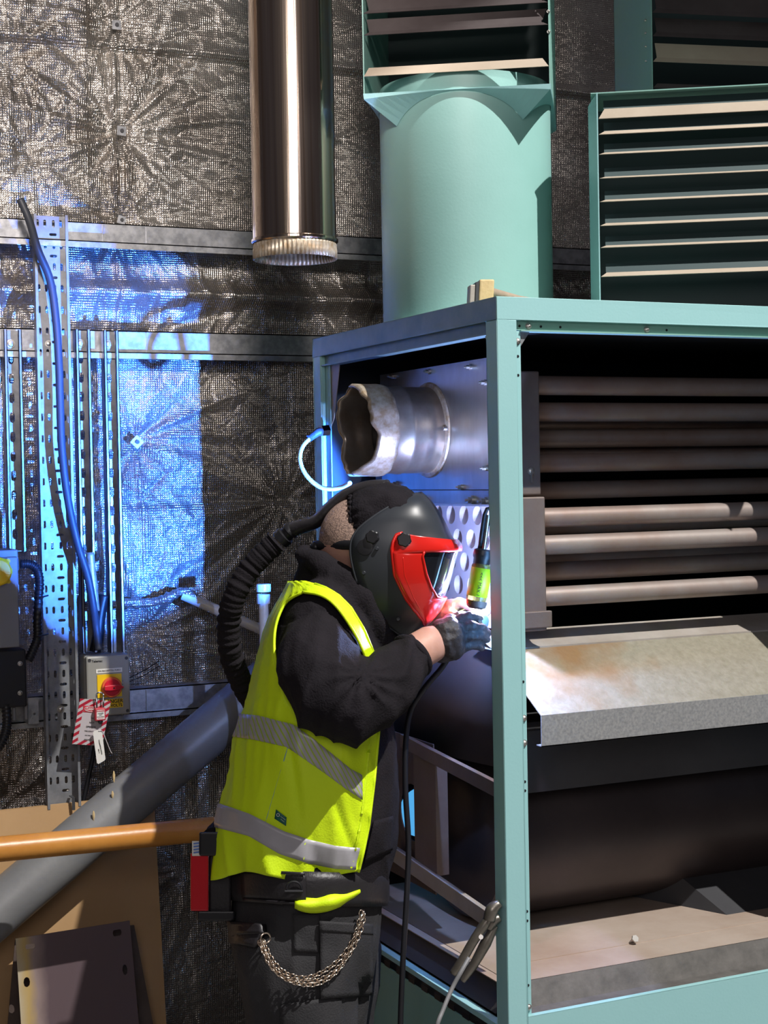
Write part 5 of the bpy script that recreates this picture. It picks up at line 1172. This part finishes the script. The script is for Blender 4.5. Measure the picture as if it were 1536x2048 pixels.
# --- belt and what hangs on it
def beltring(yoff, grow, n=64):
    out = []
    for j in range(n):
        a = 2 * math.pi * j / n; x = 617 + (153 + grow * 1000) * math.cos(a)
        out.append(Q(x, 1737 + yoff + 6 * math.cos(a) + 6 * math.sin(a), -(.190 + grow) * math.sin(a)))
    return out
b = MB(); b.loft([beltring(0, 0), beltring(0, .006), beltring(20, .009), beltring(50, .009), beltring(68, .006), beltring(68, 0)], False)
belt = b.build('belt', M['leather'], per, smooth='full', label='wide black padded tool belt')
bvb = bvh_of(belt)
decal('belt_pad', [(482, 1738), (612, 1748), (612, 1806), (486, 1797)], bvb, .006, 'leather', belt, .006, 14, 6)
decal('belt_ridge', [(482, 1737), (610, 1745), (610, 1751), (482, 1743)], bvb, .014, 'leather', belt, .003, 14, 2)
decal('belt_ridge', [(486, 1796), (604, 1806), (604, 1812), (486, 1802)], bvb, .012, 'leather', belt, .003, 14, 2)
cpt = hit(bvb, 588, 1778, .016); MB().torus(cpt, -FWD, .014, .0022, 20, 8, 0, 180, N=RIGHT).cyl(cpt - RIGHT * .017 - UP * .004, cpt + RIGHT * .017 - UP * .004, .003, 8).build('belt_loop', M['black'], belt)
# tail of the vest showing below the belt
rows_ = []
for i in range(9):
    v = i / 8; r_l = []
    for j in range(21):
        u = j / 20; x = 590 + 130 * u; yt = 1800 - 22 * u; yb = yt + 3 + 34 * math.sin(math.pi * min(1, u * .92 + .06)) ** .6 * (1 - .25 * u)
        y = yt + (yb - yt) * v; r_l.append(hit(bt, x, y, .016 + .014 * math.sin(math.pi * v) + .003 * math.sin(u * 14)))
    rows_.append(r_l)
MB().loft(rows_, False, closed=False).build('vest_tail', M['vest'], vest, solid=.003, smooth='full')
pch = hit(bt, 495, 1868, .02)
po = decal('belt_pouch', [(461, 1842), (526, 1848), (530, 1868), (466, 1872)], bt, .016, 'leather', belt, .016, 8, 4)
decal('belt_pouch', [(462, 1866), (529, 1862), (512, 1895), (464, 1886)], bt, .012, 'leather', belt, .012, 8, 4)
decal('pouch_label', [(478, 1852), (508, 1855), (507, 1861), (478, 1858)], bt, .020, 'chrome', belt, .001, 3, 2)
# chain: three strands of links from the pouch ring to the front pocket
ctop = hit(bt, 531, 1876, .022); chn = thing('wallet_chain', 'triple strand metal trouser chain looping from the belt pouch to the front pocket', 'chain', ctop)
MB().torus(ctop, -FWD + RIGHT * .4, .0095, .0018, 22, 8).build('ring', M['gold'], chn)
ctrl = [[(527, 1884), (545, 1920), (572, 1946), (612, 1955), (655, 1938), (690, 1905), (712, 1868), (722, 1838), (726, 1822)],
        [(524, 1886), (538, 1926), (568, 1955), (610, 1964), (655, 1952), (692, 1918), (716, 1876), (726, 1842), (729, 1822)],
        [(520, 1886), (534, 1916), (560, 1950), (600, 1968), (640, 1966), (680, 1936), (706, 1886), (718, 1844), (723, 1822)]]
for s, cc in enumerate(ctrl):
    P = spline([hit(bt, x, y, .018 + .004 * s) for x, y in cc], 10); L = [0]
    for a, c_ in zip(P, P[1:]): L.append(L[-1] + (c_ - a).length)
    b = MB(); pitch = .0086; k = 0; dcur = 0
    while dcur < L[-1] - .003:
        i = max(0, min(len(P) - 2, next((q for q in range(len(L)) if L[q] > dcur), len(L) - 1) - 1)); t_ = (dcur - L[i]) / max(L[i + 1] - L[i], 1e-6)
        c0 = P[i].lerp(P[i + 1], t_); T = (P[i + 1] - P[i]).normalized(); ax = (FWD - T * FWD.dot(T)).normalized()
        if k % 2: ax = T.cross(ax)
        ax = (ax + T.cross(ax) * .35).normalized(); S = T.cross(ax)
        ring = [c0 + T * (.0062 * math.cos(2 * math.pi * q / 10)) + S * (.0042 * math.sin(2 * math.pi * q / 10)) for q in range(10)]
        b.tube(ring + ring[:2], .0013, 5, cap=False); dcur += pitch; k += 1
    b.build('chain_strand', M['gold'], chn, smooth='full')

# --- powered-air blower on the back of the belt
bl = thing('air_blower', 'belt-worn air blower with a red battery on the small of the welder\'s back', 'blower', Q(420, 1835, 0))
def qbox(x0, x1, y0, y1, d0, d1, name, m, parent=bl, bev=.004, **kw):
    return MB().hexa([Q(x0, y1, d0), Q(x1, y1, d0), Q(x1, y1, d1), Q(x0, y1, d1), Q(x0, y0, d0), Q(x1, y0, d0), Q(x1, y0, d1), Q(x0, y0, d1)]).build(name, M[m], parent, smooth=False, bevel=bev, **kw)
qbox(418, 462, 1700, 1832, -.06, .10, 'body', 'leather')
qbox(398, 440, 1664, 1712, -.085, .09, 'latch_housing', 'black')
qbox(394, 470, 1822, 1842, -.07, .10, 'base', 'black')
qbox(381, 417, 1706, 1822, -.075, .05, 'battery', 'red', bev=.003, label='bright red battery pack')
lb = qbox(384, 404, 1682, 1712, -.078, -.01, 'battery_label', 'white', bev=.001, label='white label with violet stripes')
for k in range(4): MB().slab([Q(387, 1686 + k * 6, -.0795), Q(402, 1684 + k * 6, -.0795), Q(402, 1687 + k * 6, -.0795), Q(387, 1689 + k * 6, -.0795)], FWD * .0008).build('label_stripe', M['blue'], lb, smooth=False)

# --- helmet
HYAW = R(14); hc, hs_ = math.cos(HYAW), math.sin(HYAW)
HX = RIGHT * hc - FWD * hs_; HN = -FWD * hc - RIGHT * hs_; HC = Q(760, 1110, 0)
def Hh(px, py, l=0.0):     # photo column/row with lateral offset l (towards the camera positive)
    u = (px - 760) * D0 / F; v = (py - 1110) * D0 / F
    x = (u + l * hs_) / hc
    return HC + HX * x + HN * l - UP * v
ET = [(0, 836, 986, .012), (1, 800, 1002, .075), (2, 752, 1030, .106), (3, 714, 1062, .117), (4, 703, 1096, .120), (5, 713, 1150, .116), (6, 734, 1200, .102), (7, 766, 1238, .080), (8, 810, 1272, .042)]
FT = [(0, 842, 985), (1, 860, 1002), (2, 880, 1030), (3, 897, 1064), (4, 910, 1096), (5, 902, 1140), (6, 889, 1182), (7, 868, 1222), (8, 826, 1270)]
def cub(tab, t, k):
    i = min(int(t), len(tab) - 2); f = t - i; p = [tab[max(0, min(len(tab) - 1, i + q))][k] for q in (-1, 0, 1, 2)]
    return .5 * (2 * p[1] + (p[2] - p[0]) * f + (2 * p[0] - 5 * p[1] + 4 * p[2] - p[3]) * f * f + (3 * p[1] - p[0] - 3 * p[2] + p[3]) * f ** 3)
def shell(t, s, off=0.0):
    c_, sn = max(math.cos(s), 0) , math.sin(s); f = c_ ** .78
    ex, ey, w = cub(ET, t, 1), cub(ET, t, 2), cub(ET, t, 3); fx, fy = cub(FT, t, 1), cub(FT, t, 2)
    bump_ = 4 * math.exp(-((t - 3.9) / .35) ** 2) * math.exp(-(s / .9) ** 4)
    p = Hh(ex + (fx + bump_ - ex) * f, ey + (fy - ey) * f, w * (abs(sn) ** .92) * (1 if sn >= 0 else -1))
    if off: p = p + (HX * c_ + HN * sn).normalized() * off
    return p
def s_of(f): return math.acos(max(0.0, min(1.0, f)) ** (1 / .78))
hel = thing('welding_helmet', 'black and red powered-air welding helmet worn by the welder', 'helmet', Hh(760, 1270))
n = 60
MB().loft([[shell(8 * i / 48, -math.pi / 2 + math.pi * j / n) for j in range(n + 1)] for i in range(49)], False, closed=False).build('shell', M['shell'], hel, smooth='full', solid=.0035)
rim = [shell(8 * i / 48, math.pi / 2) for i in range(49)]; rim2 = [shell(8 * i / 48, -math.pi / 2) for i in range(49)]
MB().tube(rim[1:] + [shell(8, math.pi / 2 - math.pi * k / 12) for k in range(1, 12)] + rim2[:0:-1], .0026, 8).build('shell_edge', M['shell'], hel, smooth='full')
RF = [(3.0, .52), (3.15, .43), (3.6, .40), (4, .385), (5, .40), (6, .49), (6.6, .58), (7.0, .68), (7.35, .86), (7.5, .98)]
LF = [(4.12, .665), (4.3, .655), (5, .70), (5.6, .76), (6.1, .85), (6.25, .95)]
def tw(t, s):     # the frame's top edge dips towards the brow
    f = max(math.cos(s), 0) ** .78; return t + .50 * max(0, (f - .45) / .55) * max(0, 1 - (t - 3.05) / .95)
t0_, t1_ = 3.05, 7.48
rows_r = []; rows_l = []; nr = 70
for i in range(nr + 1):
    t = t0_ + (t1_ - t0_) * i / nr; sr = s_of(interp(RF, t)); sr = max(sr, .02); sl = s_of(interp(LF, t)) if 4.12 <= t <= 6.25 else .02
    edge = .0065 if t > 3.2 else .003
    rows_r.append((t, sl, sr))
def side_patch(sg):
    rws = [[shell(tw(t, sr + (sl - sr) * j / 16), sg * (sr + (sl - sr) * j / 16), .0005 if j == 0 else .0062) for j in range(17)] for t, sl, sr in rows_r]
    return rws
rf = MB(); rf.loft(side_patch(1), False, closed=False); rf.loft(side_patch(-1), False, closed=False)
mid_top = [[shell(tw(t, 0), sl * (1 - 2 * j / 6), .0062) for j in range(7)] for t, sl, sr in rows_r if t < 4.12]
mid_bot = [[shell(t, sl * (1 - 2 * j / 6), .0062) for j in range(7)] for t, sl, sr in rows_r if t > 6.25]
rf.loft(mid_top, False, closed=False); rf.loft(mid_bot, False, closed=False)
# step the window edges in
red = rf.build('red_frame', M['hred'], hel, smooth='full', solid=.003, offset=1, label='glossy red front frame')
lens_rows = [[shell(t, (sl + .02) * (1 - 2 * j / 24), .002) for j in range(25)] for t, sl, sr in rows_r if 4.05 < t < 6.3]
MB().loft(lens_rows, False, closed=False).build('lens', M['lens'], hel, smooth='full', solid=.002, label='dark glossy window')
loop = [shell(t, sl, .0095) for t, sl, sr in rows_r if 4.12 <= t <= 6.25]; loop2 = [shell(t, -sl, .0095) for t, sl, sr in rows_r if 4.12 <= t <= 6.25]
lp = loop + loop2[::-1]; MB().tube(lp + lp[:2], .0024, 8).build('window_rim', M['hred'], red, smooth='full')
el = [shell(t, sr + .0, .004) for t, sl, sr in rows_r]; MB().tube(el, .0036, 8).build('frame_edge', M['hred'], red, smooth='full')
el = [shell(t, sr - .10, .0085) for t, sl, sr in rows_r if 4.3 < t < 7.2]; MB().tube(el, .0012, 6).build('frame_ridge', M['hred'], red, smooth='full')
def knob(t, f, r, hgt, name, m='black', lobes=6):
    s = s_of(f); p = shell(t, s, .004); nrm = (shell(t, s, .02) - shell(t, s, 0)).normalized(); nrm = (nrm + HN).normalized()
    A = nrm; N = A.orthogonal().normalized(); B = A.cross(N); b = MB()
    b.loft([[p + A * h + (N * math.cos(2 * math.pi * j / 48) + B * math.sin(2 * math.pi * j / 48)) * (q * (1 + (.07 * math.cos(lobes * 2 * math.pi * j / 48) if lobes else 0))) for j in range(48)] for h, q in ((-.004, r), (hgt * .8, r), (hgt, r * .85), (hgt, .0001))], False)
    return b.build(name, M[m], hel)
knob(3.45, .505, .0135, .010, 'pivot_knob')
knob(3.30, .20, .0125, .008, 'strap_knob')
for t, f in ((3.95, .25), (4.85, .10), (6.95, .30)): knob(t, f, .0035, .003, 'stud', 'shell', 0)
knob(3.9, .14, .0155, .002, 'vent_cover', 'black', 0)
# gathered cloth cover, strap, air duct and hose
CV = [(702, 992, 1094, .078), (706, 984, 1098, .086), (718, 975, 1104, .094), (745, 967, 1112, .100), (780, 965, 1112, .102), (812, 973, 1095, .092), (832, 988, 1060, .06), (836, 1000, 1040, .03)]
rings = []
for i in range(36):
    f = i / 35 * (len(CV) - 1); k = min(int(f), len(CV) - 2); g = f - k; X_, a_, b_, w_ = [CV[k][q] + (CV[k + 1][q] - CV[k][q]) * g for q in range(4)]; r_l = []
    for j in range(80):
        t_ = 2 * math.pi * j / 80; gg = math.exp(-((X_ - 702) / 16) ** 2); v = Vector((X_ * .02, math.cos(t_) * 2, math.sin(t_) * 2))
        rr = 1 + .035 * gg * math.sin(t_ * 21) + .06 * noise.noise(v * 1.1) + .05 * (1 - abs(noise.noise(v * 1.7 + Vector((4, 0, 0)))) ** .5) - .03
        r_l.append(Hh(X_, (a_ + b_) / 2 - (b_ - a_) / 2 * math.sin(t_) * rr, w_ * math.cos(t_) * rr))
    rings.append(r_l)
MB().loft(rings, True).build('cloth_cover', M['hoodie'], hel, smooth='full', label='gathered black cloth cover')
gth = [Hh(703 + 2.5 * math.sin(j * 2.1), 1043 - 52 * math.sin(2 * math.pi * j / 90), .081 * math.cos(2 * math.pi * j / 90)) for j in range(91)]
MB().tube(gth + gth[1:2], [.0045 + .0020 * math.sin(j * 1.9) for j in range(92)], 8).build('gathered_hem', M['hoodie'], hel, smooth='full')
st_ = [Hh(730 - 103 * math.sin(a), 1091 - 3 * math.cos(a), .099 * math.cos(a)) for a in [math.pi * i / 24 for i in range(25)]]
MB().tube(st_, [(.0095, .0045)] * 25, 10, ref=UP).build('head_strap', M['black'], hel, smooth='full')
MB().ball(Hh(632, 1094, .035), .011, 8).build('strap_dial', M['black'], hel)
du = spline([Hh(775, 972, 0), Hh(735, 974, .0), Hh(695, 988, .0), Hh(658, 1016, 0), Hh(632, 1042, 0), Hh(604, 1052, 0), Hh(576, 1062, 0)], 8)
MB().tube(du, [(.030 - .014 * max(0, (i - 26) / 22), .013 + .003 * max(0, (i - 26) / 22)) for i in range(len(du))], 16, ref=FWD).build('air_duct', M['leather'], hel, smooth='full')
a = Hh(582, 1058, 0); c_ = Hh(552, 1086, 0)
MB().lathe(a, c_ - a, [(-.004, .014), (0, .0175), (.008, .0185), (.010, .0155), (.018, .0155), (.020, .0205), (.034, .0205), (.036, .018)], 28, True).build('hose_connector', M['black'], hel)
hp = spline([Q(*v) for v in ((553, 1084, .0), (527, 1108, .0), (497, 1142, 0), (471, 1188, 0), (458, 1240, .02), (459, 1290, .04), (470, 1335, .07), (490, 1378, .11), (512, 1425, .17), (510, 1500, .235), (480, 1600, .235), (445, 1655, .14), (425, 1680, .05))], 14)
out = []
for a, b_ in zip(hp, hp[1:]):
    for k in range(2): out.append(a.lerp(b_, k / 2))
MB().tube(out, [.0235 + .0045 * noise.noise(Vector((i * .22, 0, 0))) + -.0004 + .0006 * math.sin(i * .75 + 3 * noise.noise(Vector((i * .1, 3, 0)))) for i in range(len(out))], 22).build('air_hose', M['hoodie'], hel, smooth='full', label='cloth-sleeved air hose')

# --- gloves (each finger a chain of its own)
def glove(name, wrist, palm, knuckles, tips_list, thumb, m, voxel=.0027, rp=.017, r0=.0105, label=None):
    b = MB(); chain(b, wrist); 
    for p in palm: chain(b, p)
    for f in tips_list: chain(b, f, n=12)
    chain(b, thumb, n=12)
    me = organic(b, voxel, 2, lambda co, n: .0022 * noise.noise(co * 55) + .0016 * noise.noise(co * 110))
    return link(name, me, M[m], per, smooth='full', label=label)
gr = glove('glove', [(895, 1277, -.088, (.034, .042)), (900, 1276, -.088, (.030, .044))],
      [[(884, 1262, -.085, (.022, .026)), (915, 1256, -.070, (.020, .024)), (934, 1250, -.062, (.016, .018))], [(880, 1296, -.085, (.024, .030)), (905, 1290, -.075, (.024, .032)), (925, 1280, -.066, (.018, .024))]], None,
      [[(918, 1240, -.070, .0100), (940, 1232, -.060, .0092), (957, 1236, -.05, .0086), (966, 1248, -.042, .0080)],
       [(920, 1257, -.080, .0100), (945, 1251, -.078, .0094), (964, 1255, -.058, .0088), (976, 1266, -.046, .0082)],
       [(918, 1275, -.081, .0100), (943, 1271, -.079, .0095), (962, 1272, -.060, .0090), (974, 1280, -.048, .0083)],
       [(912, 1293, -.076, .0098), (935, 1291, -.074, .0092), (952, 1290, -.056, .0100), (962, 1294, -.045, .0078)]],
      [(880, 1258, -.07, .014), (902, 1240, -.045, .0135), (925, 1232, -.028, .012), (944, 1238, -.022, .0088)], 'glove', label='black glove on the near hand')
gl = glove('glove', [(826, 1258, .068, (.032, .030)), (842, 1247, .055, (.034, .030)), (862, 1236, .04, (.030, .030))],
      [[(852, 1226, .03, (.028, .020)), (885, 1216, .005, (.026, .018)), (905, 1214, -.004, (.020, .015))], [(852, 1246, .045, (.024, .022)), (885, 1236, .03, (.024, .022))]], None,
      [[(898, 1210, -.010, .0115), (920, 1205, -.012, .0105), (938, 1212, -.012, .0095), (948, 1222, -.012, .0088)],
       [(900, 1214, .008, .0115), (924, 1208, .006, .0105), (944, 1214, .002, .0095), (953, 1224, 0, .0088)],
       [(900, 1222, .024, .0110), (924, 1218, .022, .0102), (942, 1224, .016, .0092), (950, 1233, .012, .0085)],
       [(896, 1232, .036, .0105), (916, 1230, .034, .0096), (932, 1236, .028, .0086), (940, 1243, .024, .008)]],
      [(860, 1232, .012, .013), (882, 1228, -.012, .012), (900, 1226, -.020, .011), (914, 1232, -.022, .0098)], 'gloveb', label='pale pinkish glove on the far hand')

# --- TIG torch in the near hand
tor = thing('welding_torch', 'small welding torch with a blue collar held by the welder', 'torch', Q(965, 1240, -.045))
MB().tube([Q(905, 1300, -.03), Q(930, 1282, -.035), Q(955, 1256, -.04)], [.010, .010, .009], 14, ref=FWD).build('handle', M['black'], tor)
MB().lathe(Q(962, 1246, -.04), (ARC - Q(962, 1246, -.04)), [(-.012, .009), (-.004, .0145), (.006, .016), (.014, .014), (.016, .010), (.016, .008)], 24, True).build('blue_collar', M['blue'], tor)
ax = (ARC - Q(962, 1246, -.04)).normalized(); p0 = Q(962, 1246, -.04) + ax * .016
Lc = (ARC - p0).length - .010
MB().lathe(p0, ax, [(0, .008), (Lc * .7, .0065), (Lc * .7, .004)], 18, True).build('gas_cup', M['white'], tor, label='pale ceramic cup')
MB().cyl(p0 + ax * Lc * .7, p0 + ax * (Lc + .003), .0012, 8).build('electrode', M['chrome'], tor)
MB().tube([Q(948, 1252, -.035), Q(970, 1232, -.005), Q(978, 1224, .02)], [.006, .0055, .005], 12, ref=FWD).build('back_cap', M['black'], tor)
tag(MB().tube(spline([Q(*v) for v in ((905, 1300, -.03), (884, 1335, -.02), (850, 1375, -.01), (822, 1420, 0), (812, 1480, 0), (811, 1580, 0), (817, 1690, 0), (813, 1800, -.01), (806, 1920, -.02), (801, 2048, -.02), (798, 2250, -.03), (790, 2500, -.06), (740, 2640, -.2))], 8), .0058, 12).build('torch_lead', M['black'], smooth='full'), 'black torch lead hanging straight down between the welder and the cabinet', 'cable')
rod = Q(905, 1228, -.02); tag(MB().cyl(rod, ARC + Vector((.004, .002, .004)), .0012, 8).build('filler_rod', M['bolt']), 'thin filler rod between the pale glove and the arc', 'rod')
# --- small inspection lamp hanging inside the opening
il = thing('inspection_lamp', 'lime-labelled little lamp with a black neck hanging behind the front post', 'lamp', Q(958, 1210, .03))
DL = -.085
def LQ(x, y, d=0): return Q(x, y, DL + d)
axl = (LQ(954, 1208) - LQ(972, 1108)).normalized()
MB().tube([LQ(985, 1016), LQ(974, 1018), LQ(969, 1030), LQ(966, 1050), LQ(958, 1104)], .0042, 10).build('hook', M['black'], il, smooth='full')
MB().tube([LQ(977, 1030), LQ(967, 1102)], .0045, 10).build('chrome_neck', M['chrome'], il)
MB().lathe(LQ(968, 1098), axl, [(0, .013), (.003, .0185), (.010, .0195), (.016, .0195), (.020, .017), (.034, .0165)], 26, True).build('cap', M['black'], il)
MB().lathe(LQ(965, 1128), axl, [(0, .0175), (.004, .0205), (.068, .0205), (.080, .0185)], 28, True).build('clear_body', M['glass'], il)
lbl = MB().lathe(LQ(964, 1136), axl, [(0, .0208), (.056, .0208)], 32).build('lime_label', M['torchb'], il, solid=.0003)
xn = axl; side = FWD.cross(axl).normalized()
text_mesh('label_text', '<<< MAX 1', .0095, LQ(958, 1168) - FWD * .0212, axl, -side if side.dot(RIGHT) < 0 else side, M['ink'], lbl)
MB().lathe(LQ(954, 1201), axl, [(0, .0195), (.004, .0205), (.012, .0185), (.016, .013)], 26, True).build('end_cap', M['rust'], il)
